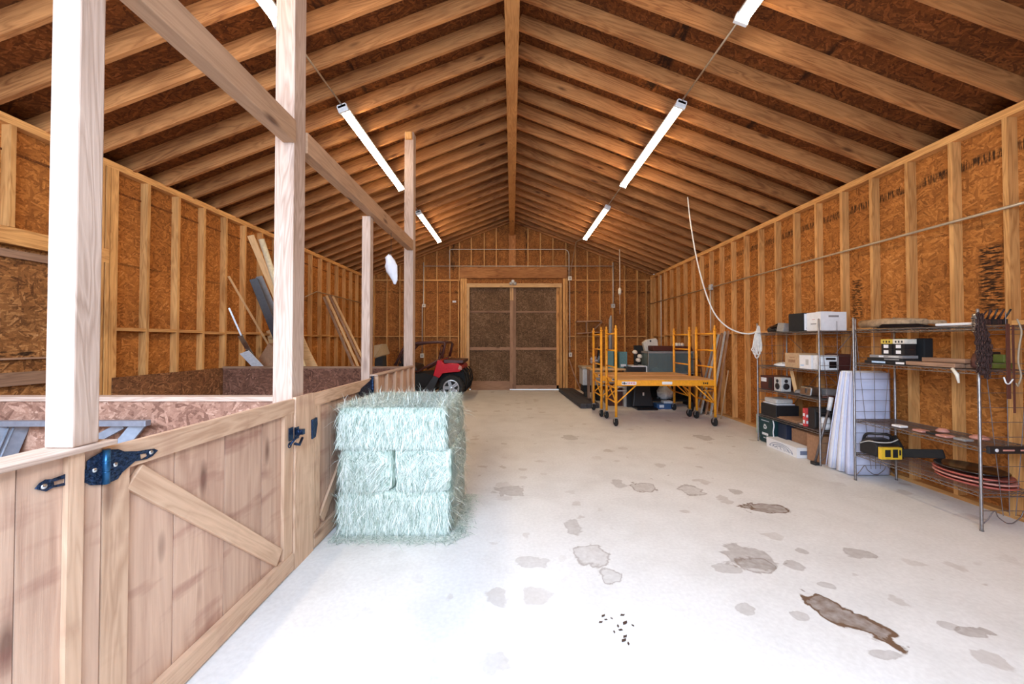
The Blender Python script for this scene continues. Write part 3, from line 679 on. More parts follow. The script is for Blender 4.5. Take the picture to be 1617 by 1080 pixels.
def latch(name, cpx, cpy, parent, s=1.0, label=None):
    c = G(cpx, cpy, XS+.012); t = MB()
    t.box(c.x-.006, c.x-.001, c.y-.055*s, c.y-.008*s, c.z-.03*s, c.z+.055*s)
    t.box(c.x-.006, c.x-.001, c.y+.010*s, c.y+.060*s, c.z-.035*s, c.z+.045*s)
    t.box(c.x, c.x+.045, c.y+.02*s, c.y+.05*s, c.z-.005, c.z+.03*s)
    o = t.build(name, M['iron'], parent, label)
    k = MB(); k.tube([c+Vector((.02, -.085*s, -.045*s)), c+Vector((.03, -.03*s, -.01*s)), c+Vector((.03, .05*s, .015*s))], .007, 8)
    k.tube([c+Vector((.02,-.085*s,-.045*s))+Vector((0, .016*math.cos(a), .016*math.sin(a))) for a in [i*math.pi/5 for i in range(10)]], .004, 6, closed=True)
    k.tube([c+Vector((.02, -.03*s, -.05*s)), c+Vector((.035, .0, -.065*s)), c+Vector((.03, .045*s, -.03*s))], .009, 8)
    k.build('bolt_handle', M['iron'], o); return o
latch('gate_latch', 466, 686, g1, 1.0, 'black sliding bolt latch')
c = G(493.5, 678, XS+.006); b = MB()
b.prism([(c.x-.004, c.y-.02, c.z+.075), (c.x-.004, c.y+.055, c.z+.08), (c.x-.004, c.y+.06, c.z+.03), (c.x-.004, c.y+.035, c.z-.06), (c.x-.004, c.y-.015, c.z-.065)], (.018, 0, 0)); b.build('gate_latch', M['iron'], g2, 'black latch plate', bevel=.003)
c = G(584, 611, XS+.006)
b = MB(); b.prism([(c.x, 3.66, 1.02), (c.x, 3.72, 1.07), (c.x, 3.95, 1.12), (c.x, 3.95, .93), (c.x, 3.80, .96)], (.005, 0, 0)); b.cyl((c.x+.008, 4.0, .91), (c.x+.008, 4.0, 1.16), .016, 10); b.box(c.x, c.x+.006, 3.95, 4.04, .93, 1.13)
b.build('strap_hinge', M['iron'], g2, 'black strap hinge')

t = thing('stall_wall', (-1.47, 4.9, 0), 'far half wall with upright battens and sloping-looking cap', 'half wall')
t['label'] = 'far half wall with evenly spaced upright battens beyond the hay'
cap(4.085, 5.665, t, .085)
y = 4.085
while y < 5.66:
    y2 = min(y+.30, 5.665); stud(XS-.025, XS, y+.002, y2-.002, .02, 1.150, t, 'plank', 'fence_rough'); y = y2
for y in (4.10, 4.42, 4.73, 5.03, 5.33, 5.60): stud(XS+.001, XS+.038, y, y+.045, .02, 1.150, t, 'batten', 'fence')
# partitions across the stalls
def partition(Y, x0, x1, top, mat, label, capmat='post'):
    t = thing('stall_partition', ((x0+x1)/2, Y, 0), label, 'partition')
    b = MB(); b.box(x0, x1, Y, Y+.012, 0, top-.03); b.box(x0, x1, Y+.05, Y+.062, 0, top-.03); b.build('panel', M[mat], t, fix=False)
    board('cap_rail', (x0, Y+.031, top-.015), (x1, Y+.031, top-.015), .09, .03, M[capmat], t)
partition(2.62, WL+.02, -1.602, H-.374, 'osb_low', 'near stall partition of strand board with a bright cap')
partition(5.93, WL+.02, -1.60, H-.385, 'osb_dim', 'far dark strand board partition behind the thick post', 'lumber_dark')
# grey frame leaning in the near stall
t = thing('metal_trestle_frame', P(110, 900, 2.45), 'grey metal trestle frame leaning against the near stall partition', 'frame')
def FB(name, a, b_, w, d=.04, ya=2.52, yb_=2.52, mat='greyframe'): return board(name, P(*a, ya), P(*b_, yb_), d, w, M[mat], t, up=(0,0,1), bevel=.003)
FB('top_bar', (-150, 668.5), (236, 667.5), .036)
FB('leg', (224, 667), (-14, 958), .075, .04, 2.575, 2.30)
FB('strut', (198, 670), (-62, 809), .05, .04, 2.575, 2.42)
FB('leg', (24, 667), (-96, 951), .15, .04, 2.575, 2.33)
for k in range(4):
    b = MB(); o = Vector(((k-1.5)*.034, -.028, 0)); b.tube([P(24, 667, 2.575)+o, P(-96, 951, 2.33)+o], .006, 6); b.build('rib', M['greyframe'], t)

# ================================================================== HAY
def hay_bale(name, x0, x1, y0, y1, z0, z1, label, lean=0., nb=6000, dirs='v', faces='ftrl', seed=1):
    r = random.Random(seed); b = MB(); b.smooth = True
    dx, dy, dz = x1-x0, y1-y0, z1-z0
    cx, cy, cz = (x0+x1)/2, (y0+y1)/2, (z0+z1)/2
    def bulge(p):
        u = (p[0]-cx)/(dx/2); v = (p[1]-cy)/(dy/2); q = (p[2]-cz)/(dz/2)
        # round the edges
        k = 8.0; nrm = (abs(u)**k+abs(v)**k+abs(q)**k)**(1/k); s = 1/max(nrm, 1e-6) if nrm > .01 else 1
        m = max(abs(u), abs(v), abs(q)); f = (m*s) if m > 0 else 1
        f = .1+.9*f
        n = math.sin(p[0]*23+seed)*math.sin(p[2]*19+seed*2)*.008 + math.sin(p[0]*47+p[1]*31)*.004 + math.sin(p[2]*61+p[1]*17+seed)*.004
        g = 1+n/.3
        return (cx+u*dx/2*f*g, cy+v*dy/2*f*g, max(0.004, cz+q*dz/2*(.5+.5*f)*(1+n*.6)))
    n = 14
    def grid(fn, a, c):
        base = len(b.v)
        for i in range(a+1):
            for j in range(c+1): b.v.append(bulge(fn(i/a, j/c)))
        for i in range(a):
            for j in range(c): b.face([base+i*(c+1)+j, base+(i+1)*(c+1)+j, base+(i+1)*(c+1)+j+1, base+i*(c+1)+j+1])
    fns = {'f': lambda u, v: (x0+u*dx, y0, z0+v*dz), 'k': lambda u, v: (x0+u*dx, y1, z0+v*dz), 'l': lambda u, v: (x0, y0+u*dy, z0+v*dz),
           'r': lambda u, v: (x1, y0+u*dy, z0+v*dz), 't': lambda u, v: (x0+u*dx, y0+v*dy, z1), 'b': lambda u, v: (x0+u*dx, y0+v*dy, z0)}
    nr = {'f': (0,-1,0), 'l': (-1,0,0), 'r': (1,0,0), 't': (0,0,1)}
    for k in 'fklrtb': grid(fns[k], n, n)
    b.cur = 1; b.smooth = False
    area_ = {'f': dx*dz, 'l': dy*dz*.5, 'r': dy*dz, 't': dx*dy}; tot = sum(area_[k] for k in faces)
    for k in faces:
        nn = Vector(nr[k])
        for _ in range(int(nb*area_[k]/tot)):
            u, v = r.random(), r.random()
            p = Vector(bulge(fns[k](u, v)))
            Lg = r.uniform(.05, .15); stray = r.random() < .05
            if k == 't': a = r.uniform(0, 6.28); d = Vector((math.cos(a), math.sin(a), r.uniform(-.1, .16)))
            else:
                side = nn.cross(Vector((0,0,1)))
                if dirs == 'v': tilt = r.gauss(0, .28)
                elif dirs == 'fan': tilt = (u-.5)*2.2*(1 if k == 'f' else .3)+r.gauss(.25, .45)
                else: tilt = r.gauss(.0, .7)
                d = Vector((0,0,-1 if r.random() < .8 else 1)) + side*tilt + nn*r.uniform(-.03, .12)
            if stray: d = d + nn*r.uniform(.3, 1.1) + Vector((r.gauss(0,.3), r.gauss(0,.3), r.gauss(0,.3)))
            d.normalize()
            if k != 't' and not stray:
                if d.z < 0: Lg = min(Lg, max(.015, (p.z-z0+.004)/max(.2, -d.z)))
                else: Lg = min(Lg, max(.015, (z1+.004-p.z)/max(.2, d.z)))
                if k == 'f' and dirs == 'fan':
                    room = (x1-.006-p.x) if d.x > 0 else (p.x-x0-.006); Lg = min(Lg, max(.015, room/max(.1, abs(d.x))))
            wd = d.cross(nn)
            if wd.length < .05: wd = d.orthogonal()
            wd.normalize(); wd *= r.uniform(.0006, .0017)
            p0 = p - nn*.004; p1 = p + d*Lg*.5 + nn*r.uniform(.004, .014); p2 = p + d*Lg + nn*r.uniform(-.004, .012) + Vector((0, 0, -Lg*.12))
            if min(p1.z, p2.z) < .003:
                p1.z = max(p1.z, .004); p2.z = max(p2.z, .003)
            q = len(b.v); b.v += [tuple(p0-wd), tuple(p0+wd), tuple(p1+wd), tuple(p1-wd), tuple(p2)]
            b.face([q, q+1, q+2, q+3]); b.face([q+3, q+2, q+4])
    o = b.build(name, [M['hay'], M['straw']], label=label, cat='hay bale', group='hay bales stacked beside the far gate', fix=False)
    return o
hx0, hx1 = -1.395, -.475
hy = 3.04
hay_bale('hay_bale', hx0+.01, hx1, hy, hy+.43, .0, .345, 'front bottom hay bale of the pale green stack', dirs='v', nb=11000, faces='frl', seed=1)
hay_bale('hay_bale', hx0+.01, hx1-.01, hy+.44, hy+.86, .0, .34, 'rear bottom hay bale of the stack, behind the front one', dirs='v', nb=4500, faces='rl', seed=2)
hay_bale('hay_bale', hx0+.02, hx0+.46, hy+.0, hy+.86, .342, .672, 'middle hay bale on the left, its end facing out', dirs='fan', nb=6500, faces='fl', seed=3)
hay_bale('hay_bale', hx0+.46, hx1+.01, hy+.01, hy+.87, .342, .672, 'middle hay bale on the right, its end facing out', dirs='fan', nb=9500, faces='fr', seed=4)
hay_bale('hay_bale', hx0+.0, hx1-.03, hy+.0, hy+.43, .674, 1.005, 'front top hay bale of the pale green stack', dirs='v', nb=14000, faces='frtl', seed=5)
hay_bale('hay_bale', hx0+.02, hx1-.02, hy+.44, hy+.87, .674, 1.0, 'rear top hay bale of the stack, behind the front one', dirs='v', nb=9000, faces='rtl', seed=6)
b = MB(); r = random.Random(5)
for _ in range(5200):
    t_ = r.random(); sp = abs(r.gauss(0, .055))+.0
    if t_ < .6: x = r.uniform(hx0, hx1+.05); y = hy - sp
    else: x = hx1 + sp*1.1; y = r.uniform(hy-.03, hy+.8)
    a = r.uniform(0, 6.28); Lg = r.uniform(.02, .09); d = Vector((math.cos(a), math.sin(a), 0)); wd = Vector((-d.y, d.x, 0))*r.uniform(.001, .0025)
    p = Vector((x, y, r.uniform(.001, .012))); q = len(b.v)
    e = p+d*Lg; e.z = r.uniform(.001, .012)
    b.v += [tuple(p-wd), tuple(p+wd), tuple(e)]; b.face([q, q+1, q+2])
b.build('loose_hay', M['straw'], label='loose hay scattered on the concrete round the stack', cat='hay', kind='stuff', fix=False)

# ================================================================== leaning lumber on the left wall
def lean(name, a, Ya, c, Yc, w_, th, mat, label, cat, tube=False, group=None):
    p0, p1 = P(*a, Ya), P(*c, Yc)
    if tube:
        b = MB(); b.tube([p0, p1], w_/2, 14); return b.build(name, M[mat], label=label, cat=cat, group=group)
    return board(name, p0, p1, th, w_, M[mat], up=(1,.35,0), bevel=.002, label=label, cat=cat, group=group)
lean('plank', (394, 371), 6.46, (517, 659), 7.6, .10, .035, 'lumber', 'long pine plank leaning behind the thick post, topmost left', 'plank')
lean('plastic_pipe', (411, 377), 6.24, (509, 668), 7.1, .09, .1, 'pvc', 'cream pipe leaning beside the long pine plank', 'pipe', True)
lean('plank', (399, 440), 6.45, (470, 612), 6.9, .12, .02, 'glossgrey', 'dark glossy board leaning left of the thick post', 'board')
lean('plank', (408, 436), 6.55, (482, 606), 7.4, .10, .02, 'grey', 'grey board leaning behind the dark glossy board', 'board')
lean('wooden_stick', (360, 436), 5.97, (463, 610), 7.6, .030, .02, 'lumber', 'thin wooden stick crossing the left wall studs', 'stick')
lean('metal_flashing', (361, 486), 6.02, (381, 530), 6.1, .025, .008, 'steel', 'narrow bent metal strip leaning on the left wall', 'metal strip')
lean('metal_flashing', (379, 530), 6.12, (438, 628), 6.9, .07, .015, 'steel', 'bright metal channel just above the dark partition', 'metal strip')
lean('metal_flashing', (386, 556), 6.25, (450, 622), 6.95, .15, .012, 'whiteplastic', 'white strip of flashing lying under the metal channel', 'flashing')
lean('plank', (384, 548), 6.45, (446, 640), 7.2, .04, .02, 'lumber_dark', 'dark narrow lath across the white flashing', 'lath')
b = MB(); b.prism([P(409, 566, 6.7), P(424, 542, 6.7), P(448, 560, 6.7), P(440, 600, 6.7), P(425, 600, 6.7)], (.02, .25, 0)); b.build('cardboard_sheet', M['card'], label='brown cardboard leaning low behind the dark partition', cat='cardboard')
b = MB(); b.prism([P(420, 523, 7.1), P(434, 517, 7.1), P(478, 530, 7.1), P(490, 556, 7.1), P(501, 577, 7.1), P(505, 640, 7.1), P(450, 640, 7.1)], (.0, .02, 0)); b.build('curved_panel', M['lumber'], label='tan sheet with a curved edge behind the thick post', cat='panel')
for (a, c, wd, lab) in (((511, 469), (589, 649), .055, 'leftmost board of the bundle leaning on the left wall'), ((515, 467), (598, 649), .05, 'second board from the left in the leaning bundle'),
                        ((520, 467), (607, 649), .05, 'third board from the left in the leaning bundle'), ((525, 468), (613, 649), .05, 'rightmost board of the bundle leaning on the left wall')):
    lean('plank', a, 8.75+(a[0]-511)*.03, c, 8.25+(a[0]-511)*.03, wd, .04, 'lumber_dark' if a[0] in (511, 520) else 'lumber', lab, 'plank', group='boards leaning on the left wall')
# white bag hanging by the beam
t = thing('hanging_cloth', P(618, 448, 4.75), 'white rag hanging on a string below the far beam', 'cloth')
rings = []
pr_ = [(614, 402, .015, .01), (613, 406, .035, .02), (616, 412, .045, .03), (617, 420, .065, .035), (618, 428, .062, .04), (621, 436, .050, .03), (623, 442, .032, .02), (623, 448, .014, .01)]
for i, (px, py, rx, ry) in enumerate(pr_):
    c = P(px, py, 4.75); rings.append([c+Vector((rx*math.cos(a)*(1+.28*math.sin(4*a+i*.8)), ry*math.sin(a)*(1+.3*math.cos(3*a+i)), .01*math.sin(5*a+i))) for a in [k*2*math.pi/20 for k in range(20)]])
b = MB(); b.smooth = True; b.loft(rings); c = P(612, 404, 4.75); b.tube([P(614, 403, 4.75), P(611.5, 405, 4.75), P(610.8, 408, 4.75)], [.012, .016, .006], 8); b.build('cloth', M['rag'], t)
b = MB(); b.tube([P(614, 402, 4.75), P(617, 398, 4.75), (P(617, 398, 4.75).x, 4.75, H+1.345)], .003, 5); b.build('string', M['black'], t)

# ================================================================== SCAFFOLDS
def scaffold(xl, xr, y0, y1, label):
    t = thing('rolling_scaffold', ((xl+xr)/2, (y0+y1)/2, 0), label, 'scaffold', 'yellow rolling scaffolds')
    ye = M['yellow']; r_ = .024; top = 1.80
    for x in (xl, xr):
        for y in (y0, y1):
            b = MB(); b.tube([(x, y, .16), (x, y, top-.06)], r_, 14); b.tube([(x, y, top-.06), (x, y, top), (x, y, top+.01)], [.017, .017, .010], 12); b.tube([(x, y, top-.075), (x, y, top-.05)], .03, 12); b.build('upright', ye, t)
            c = thing_part('caster', (x, y, .16), t)
            b = MB(); b.lathe((x, y+.028, .075), [(.02, -.018), (.066, -.018), (.075, -.010), (.075, .010), (.066, .018), (.02, .018)], 20, (1, .25, 0)); b.build('wheel', M['rubber'], c)
            b = MB(); b.box(x-.032, x+.032, y-.03, y+.03, .15, .165)
            for s in (-1, 1): b.prism([(x+s*.026, y-.02, .155), (x+s*.026, y+.03, .155), (x+s*.026, y+.045, .07), (x+s*.026, y+.012, .07)], (s*.004, 0, 0))
            b.tube([(x-.03, y+.028, .075), (x+.03, y+.028, .075)], .008, 8); b.tube([(x, y, .14), (x, y, .20)], .017, 10); b.build('fork', M['steel'], c)
        for z in (1.66, 1.355, 1.05, .68, .42):
            b = MB(); b.tube([(x, y0+.02, z), (x, y1-.02, z)], .015, 10); b.build('rung', ye, t)
        b = MB(); b.tube([(x, y0+.02, .43), (x, y1-.02, .80)], .012, 8); b.build('end_brace', ye, t)
    for y in (y0, y1):
        b = MB(); b.bar((xl+.02, y, .775), (xr-.02, y, .775), .035, .085)
        b.bar((xl+.02, y-.0, .821), (xr-.02, y-.0, .821), .045, .008); b.bar((xl+.02, y, .729), (xr-.02, y, .729), .045, .008)
        sy = y-.0185
        b.cur = 1; b.quad((xl+.10, sy, .745), (xl+.36, sy, .745), (xl+.36, sy, .80), (xl+.10, sy, .80)); b.quad((xl+.82, sy, .75), (xl+1.0, sy, .75), (xl+1.0, sy, .80), (xl+.82, sy, .80))
        b.cur = 2
        for k, (u, wd, z0, z1) in enumerate(((.11, .02, .755, .785), (.135, .025, .752, .79), (.165, .02, .757, .78), (1.55, .02, .755, .79), (1.58, .03, .76, .785), (1.62, .02, .752, .79))): b.quad((xl+u, sy-.002, z0), (xl+u+wd, sy-.002, z0), (xl+u+wd, sy-.002, z1), (xl+u, sy-.002, z1))
        b.cur = 3
        for u in (.20, .23, .26, .29, .32): b.quad((xl+u, sy-.002, .76), (xl+u+.018, sy-.002, .76), (xl+u+.018, sy-.002, .788), (xl+u, sy-.002, .788))
        b.build('side_beam', [ye, M['paper'], M['black'], M['redlabel']], t, fix=False)
        for s, x in ((1, xl), (-1, xr)):
            b = MB(); b.tube([(x, y, .40), (x+s*.36, y, .735)], .013, 8); b.build('knee_brace', ye, t)
            b = MB(); b.tube([(x+s*.02, y+.03, .70), (x+s*.20, y+.03, .70), (x+s*.20, y+.03, .63), (x+s*.03, y+.03, .63)], .008, 6); b.build('guard_loop', M['palegrey'] if s > 0 else ye, t)
    board('platform', ((xl+.03), (y0+y1)/2, .835), (xr-.03, (y0+y1)/2, .835), y1-y0-.02, .018, M['deckboard'], t)
def thing_part(name, loc, parent):
    o = bpy.data.objects.new(name, None); COL.objects.link(o); o.empty_display_size = .05; setp(o, Matrix.Translation(Vector(loc)), parent); return o
scaffold(1.862, 3.635, 6.93, 7.62, 'front yellow rolling scaffold, nearest the camera')
scaffold(1.80, 3.575, 7.79, 8.53, 'rear yellow rolling scaffold, behind the front one')

# ================================================================== UTILITY VEHICLE
UY = 9.97
t = thing('utility_vehicle', (-2.6, 10.7, 0), 'red and black utility vehicle parked behind the far stall post', 'vehicle')
def up(px, py): q = P(px, py, UY); return Vector((q.x, 0, q.z))
def slab(pts, y0, y1): return [(q.x, y0, q.z) for q in (up(*p) for p in pts)], (0, y1-y0, 0)
y0, y1 = 9.99, 11.35
b = MB(); b.prism(*slab([(690.5,568.5),(697,569),(701,574.5),(710,573.5),(723.5,574),(729,580),(729,583.5),(725,587),(699,589.5),(693.5,597),(684,593)], y0-.02, y1+.02)); b.build('front_fender', M['red'], t, bevel=.02)
b = MB(); b.prism(*slab([(684,593),(693,597),(683,619),(667,618)], y0+.01, y1-.01)); b.build('leg_guard', M['black'], t, bevel=.015)
b = MB(); b.prism(*slab([(694,590),(730,586),(734,600),(733,612),(695,608),(690,602)], y0+.22, y1-.22)); b.prism(*slab([(600,612),(684,612),(684,619),(600,619)], y0+.1, y1-.1)); b.prism(*slab([(600,596),(668,590),(684,594),(672,612),(600,612)], y0+.15, y1-.15)); b.build('chassis', M['blackmatte'], t, bevel=.01)
b = MB(); b.prism(*slab([(699,568),(731,569),(730,574),(700,574)], y0+.1, y1-.1)); b.build('cargo_rack', M['maroon'], t, bevel=.01)
b = MB()
b.prism(*slab([(725.5,576.5),(729,578.5),(729.5,584),(723,583)], y0-.03, y0+.02)); b.build('headlight', M['pink'], t, bevel=.01)
b = MB()
for y in (y0+.06, y1-.06):
    for k, ps in enumerate(([(697,566),(702,543),(700,540.8),(690,540),(658,541.5),(641,545),(634,553),(623,577)], [(695,567),(676,577),(657,588)])):
        pts = [(q.x, y, q.z) for q in (up(*p) for p in ps)]; b.tube(pts, .035 if k == 0 else .03, 10)
for px, py in ((700,541), (641,545)):
    q = up(px, py); b.tube([(q.x, y0+.06, q.z), (q.x, y1-.06, q.z)], .03, 10)
b.build('roll_cage', M['maroon'], t)
b = MB()
for k in range(4):
    q0, q1 = up(640-k*3.6, 549+k*5), up(632-k*3.6, 577); b.tube([(q0.x, y0+.03, q0.z), (q1.x, y0+.03, q1.z)], .014, 6)
b.build('side_guard', M['rust'], t)
b = MB(); b.prism(*slab([(626,574),(652,578),(656,586),(640,589),(626,586)], y0+.2, y1-.2)); b.prism(*slab([(627,560),(631,560),(636,580),(630,580)], y0+.2, y1-.2)); b.build('seat', M['black'], t, bevel=.02)
b = MB(); b.tube([(up(684,588).x, y0+.35, up(684,588).z), (up(692,556).x, y0+.35, up(692,556).z)], .03, 8); q = up(693, 553)
b.tube([(q.x+.05*math.sin(a)*.5, y0+.35+.16*math.cos(a), q.z+.16*math.sin(a)*.8) for a in [i*math.pi/8 for i in range(16)]], .014, 6, closed=True); b.build('steering_wheel', M['maroon'], t)
b = MB()
for k in range(4):
    y = y0+.05+k*(y1-y0-.1)/3; pts = [(q.x, y, q.z) for q in (up(*p) for p in ((730,583),(736,590),(738,604),(735,617)))]; b.tube(pts, .017, 6)
for p in ((736,590),(738,604),(735,617)):
    q = up(*p); b.tube([(q.x, y0+.05, q.z), (q.x, y1-.05, q.z)], .017, 6)
b.build('front_bumper', M['blackmatte'], t)
def wheel(x, y, s):
    c = thing_part('wheel', (x, y, .325), t)
    b = MB(); b.lathe((x, y, .325), [(.19, -.10), (.27, -.125), (.31, -.11), (.325, -.07), (.325, .07), (.31, .11), (.27, .125), (.19, .10)], 40, (0, s, 0))
    for k in range(26):
        a = k*2*math.pi/26
        for o in (-.06, .06):
            M3 = Matrix.Rotation(-a, 3, 'Y'); q = Vector((x, y+o, .325)) + M3 @ Vector((0, 0, .322)); b.obox(q, (.035, .09, .016), M3 @ Matrix.Rotation(.3 if o > 0 else -.3, 3, 'Z'))
    b.build('tyre', M['rubber'], c)
    b = MB(); yy = y-s*0
    b.lathe((x, y, .325), [(.205, .02), (.212, .125), (.180, .128), (.170, .09), (.165, .02)], 32, (0, -1 if s > 0 else 1, 0))
    b.lathe((x, y, .325), [(.05, .03), (.055, .115), (.03, .128), (.01, .128)], 20, (0, -1 if s > 0 else 1, 0))
    for k in range(5):
        a = k*2*math.pi/5+.3; M3 = Matrix.Rotation(-a, 3, 'Y')
        for e in (-.022, .022): b.obox(Vector((x, y-(.110 if s > 0 else -.110), .325)) + M3 @ Vector((e, 0, .11)), (.036, .03, .13), M3)
    b.build('rim', M['alloy'], c)
q = up(713, 612)
wheel(q.x, 10.03, 1); wheel(q.x, 11.28, -1); wheel(up(600, 612).x, 10.03, 1); wheel(up(600, 612).x, 11.28, -1)
# tan hopper beyond the partition
t = thing('hopper_cart', P(598, 640, 9.2), 'tan tapered plastic bin on a dark base beyond the far partition', 'bin')
b = MB(); b.prism([P(590, 566, 9.15), P(608.5, 560, 9.85), P(603, 543, 9.85), P(590, 545.5, 9.85)], (0, .4, .0)); b.build('bin', M['tan'], t, bevel=.02)
b = MB(); b.prism([P(592, 566, 9.2), P(604, 562, 9.2), P(607, 640, 9.2), P(590, 640, 9.2)], (0, .3, 0)); b.build('base', M['blackmatte'], t, bevel=.01)

# ================================================================== BACK RIGHT CLUTTER
def boxthing(name, x0, x1, y0, y1, z0, z1, mat, label, cat, bevel=.006, marks=(), group=None, extra=()):
    """a carton or case; marks = flat prints on the side facing the front: (u0,u1,v0,v1,material)"""
    b = MB(); b.box(x0, x1, y0, y1, z0, z1); mats = [M[mat]]
    for (u0, u1, v0, v1, mt) in marks:
        mats.append(M[mt]); b.cur = len(mats)-1; X0 = x0+(x1-x0)*u0; X1 = x0+(x1-x0)*u1; Z0 = z0+(z1-z0)*v0; Z1 = z0+(z1-z0)*v1
        b.quad((X0, y0-.0015, Z0), (X1, y0-.0015, Z0), (X1, y0-.0015, Z1), (X0, y0-.0015, Z1))
    for (u0, u1, v0, v1, mt) in extra:         # prints on the side facing the aisle (-X)
        mats.append(M[mt]); b.cur = len(mats)-1; Y0 = y0+(y1-y0)*u0; Y1 = y0+(y1-y0)*u1; Z0 = z0+(z1-z0)*v0; Z1 = z0+(z1-z0)*v1
        b.quad((x0-.0015, Y1, Z0), (x0-.0015, Y0, Z0), (x0-.0015, Y0, Z1), (x0-.0015, Y1, Z1))
    return b.build(name, mats, label=label, cat=cat, bevel=0 if (marks or extra) else bevel, fix=False, group=group)
# charcoal composite boards on the floor
for k in range(3):
    p = fl(921+k*9, 644); q = fl(886+k*5, 617.5)
    for j in range(2):
        if j == 1 and k == 2: pass
        p0 = Vector((1.62+.145*k, 8.75+.02*k, .03+.056*j)); p1 = Vector((1.48+.145*k, 11.7, .03+.056*j))
        board('composite_board', p0, p1, .138, .05, M['composite'], bevel=.004, label=('%s charcoal board in the %s layer on the floor by the doors' % (('left', 'middle', 'right')[k], ('bottom', 'top')[j])), cat='board', group='charcoal boards on the floor by the doors')
# broom stick leaning
b = MB(); b.tube([P(898.5, 567, 11.9), P(906, 590, 11.8), P(917, 616, 11.55)], .018, 8); b.build('wooden_pole', M['lumber_dark'], label='wooden pole leaning on the wall right of the doors', cat='pole')
# wall bracket shelf
t = thing('wall_bracket_shelf', P(930, 530, 11.9), 'small wooden bracket shelf on the back wall above the workbench', 'shelf')
board('shelf_board', P(911, 526.5, 11.85), P(948, 524.5, 11.85), .25, .03, M['lumber_dark'], t); board('shelf_board', P(910, 508, 11.85), P(949, 507, 11.85), .25, .04, M['lumber_dark'], t)
board('bracket', P(926, 509, 11.75), P(926, 525, 11.75), .04, .06, M['lumber_dark'], t, up=(0,1,0)); board('bracket', P(934, 524, 11.72), P(951, 508, 11.72), .04, .05, M['lumber_dark'], t, up=(0,1,0))
# tall grey pole bundle
b = MB(); b.tube([P(964, 626, 10.6), P(964, 505, 10.6), P(965, 498, 10.6)], [.06, .045, .02], 12); b.build('folded_umbrella', M['grey'], label='tall grey folded umbrella standing behind the workbench', cat='umbrella')
# grey tote on wheels
t = thing('tool_cart', (1.95, 9.9, 0), 'grey box cart with black wheels left of the scaffold', 'cart')
b = MB(); b.box(1.80, 2.35, 9.85, 10.35, .40, .82); b.build('box', M['palegrey'], t, bevel=.02, fix=False)
b = MB(); b.box(1.77, 2.38, 9.82, 10.38, .82, .88); b.build('lid', M['tan'], t, bevel=.015, fix=False)
for x in (1.9, 2.2):
    b = MB(); b.lathe((x, 9.95, .13), [(.03, -.04), (.13, -.04), (.13, .04), (.03, .04)], 20, (1,0,0)); b.build('wheel', M['rubber'], t)
b = MB(); b.box(1.83, 2.32, 9.88, 10.3, .22, .40); b.build('frame', M['blackmatte'], t, fix=False)
# workbench
t = thing('workbench', (2.25, 9.5, 0), 'wood-topped workbench behind the scaffold', 'workbench')
board('bench_top', (1.85, 9.35, .86), (2.72, 9.35, .86), .6, .04, M['lumber'], t)
for x in (1.9, 2.67):
    for y in (9.10, 9.60): board('leg', (x, y, 0), (x, y, .84), .06, .06, M['lumber_dark'], t, up=(0,1,0))
boxthing('cabinet', 2.28, 2.62, 9.12, 9.55, 0, .52, 'maroon', 'dark maroon cabinet standing under the workbench', 'cabinet', extra=())
boxthing('plastic_case', 2.56, 2.74, 9.2, 9.45, .88, 1.27, 'teal', 'teal upright case at the right end of the workbench', 'case', marks=((.15, .85, .1, .25, 'whiteplastic'),))
boxthing('plastic_case', 2.27, 2.42, 9.2, 9.42, .88, 1.29, 'teal', 'narrow teal case in the middle of the workbench', 'case', marks=((.5, .9, .05, .12, 'whiteplastic'),))
b = MB(); b.lathe((2.5, 9.4, .88), [(.07, 0), (.09, .1), (.08, .35), (.03, .42), (.03, .5)], 16); b.build('dark_canister', M['blackgloss'], label='tall black canister between the teal cases', cat='canister')
b = MB(); b.lathe((2.13, 9.45, .88), [(.06, 0), (.07, .15), (.05, .30), (.03, .45), (.015, .52)], 16); b.build('dark_canister', M['blackgloss'], label='black slender bottle at the left of the workbench', cat='bottle')
t = thing('desk_fan', (1.98, 9.35, .88), 'small chrome fan at the left end of the workbench', 'fan')
b = MB(); b.tube([(1.98, 9.35, .885), (1.98, 9.35, 1.0)], .012, 8); b.lathe((1.98, 9.35, .881), [(.07, 0), (.06, .02), (.01, .03)], 16); b.build('stand', M['steel'], t)
b = MB()
for rr in (.03, .07, .10): b.tube([(1.98+rr*math.cos(a), 9.31, 1.06+rr*math.sin(a)) for a in [i*math.pi/10 for i in range(20)]], .004, 5, closed=True)
for k in range(5): a = k*2*math.pi/5; b.obox((1.98+.05*math.cos(a), 9.33, 1.06+.05*math.sin(a)), (.08, .006, .04), Matrix.Rotation(-a, 3, 'Y'))
b.build('fan_head', M['steel'], t)
# black cabinet with silver edge and white-headed stand
t = thing('storage_chest', (2.9, 9.2, 0), 'black chest with silver trim between the workbench and the tank', 'chest')
b = MB(); b.box(2.66, 3.12, 8.95, 9.4, 0.0, .93); b.build('body', M['black'], t, bevel=.01, fix=False)
b = MB(); b.box(2.76, 3.10, 8.93, 9.4, .93, .955); b.box(3.10, 3.125, 8.93, 8.95, .72, .95); b.build('trim', M['whiteplastic'], t, fix=False)
t = thing('branching_stand', (2.93, 9.15, .955), 'dark branching stand with three white round heads on the black chest', 'stand')
b = MB(); b.lathe((2.93, 9.15, .956), [(.05, 0), (.05, .02), (.015, .04)], 14)
heads = [P(1002.5, 556, 9.15), P(1010, 562.5, 9.15), P(1007.5, 568.5, 9.15)]
for q in heads: b.tube([(2.93, 9.15, .97), (2.93+(q.x-2.93)*.6, 9.15, (q.z+.97)/2-.02), tuple(q)], .009, 6)
b.build('stem', M['black'], t)
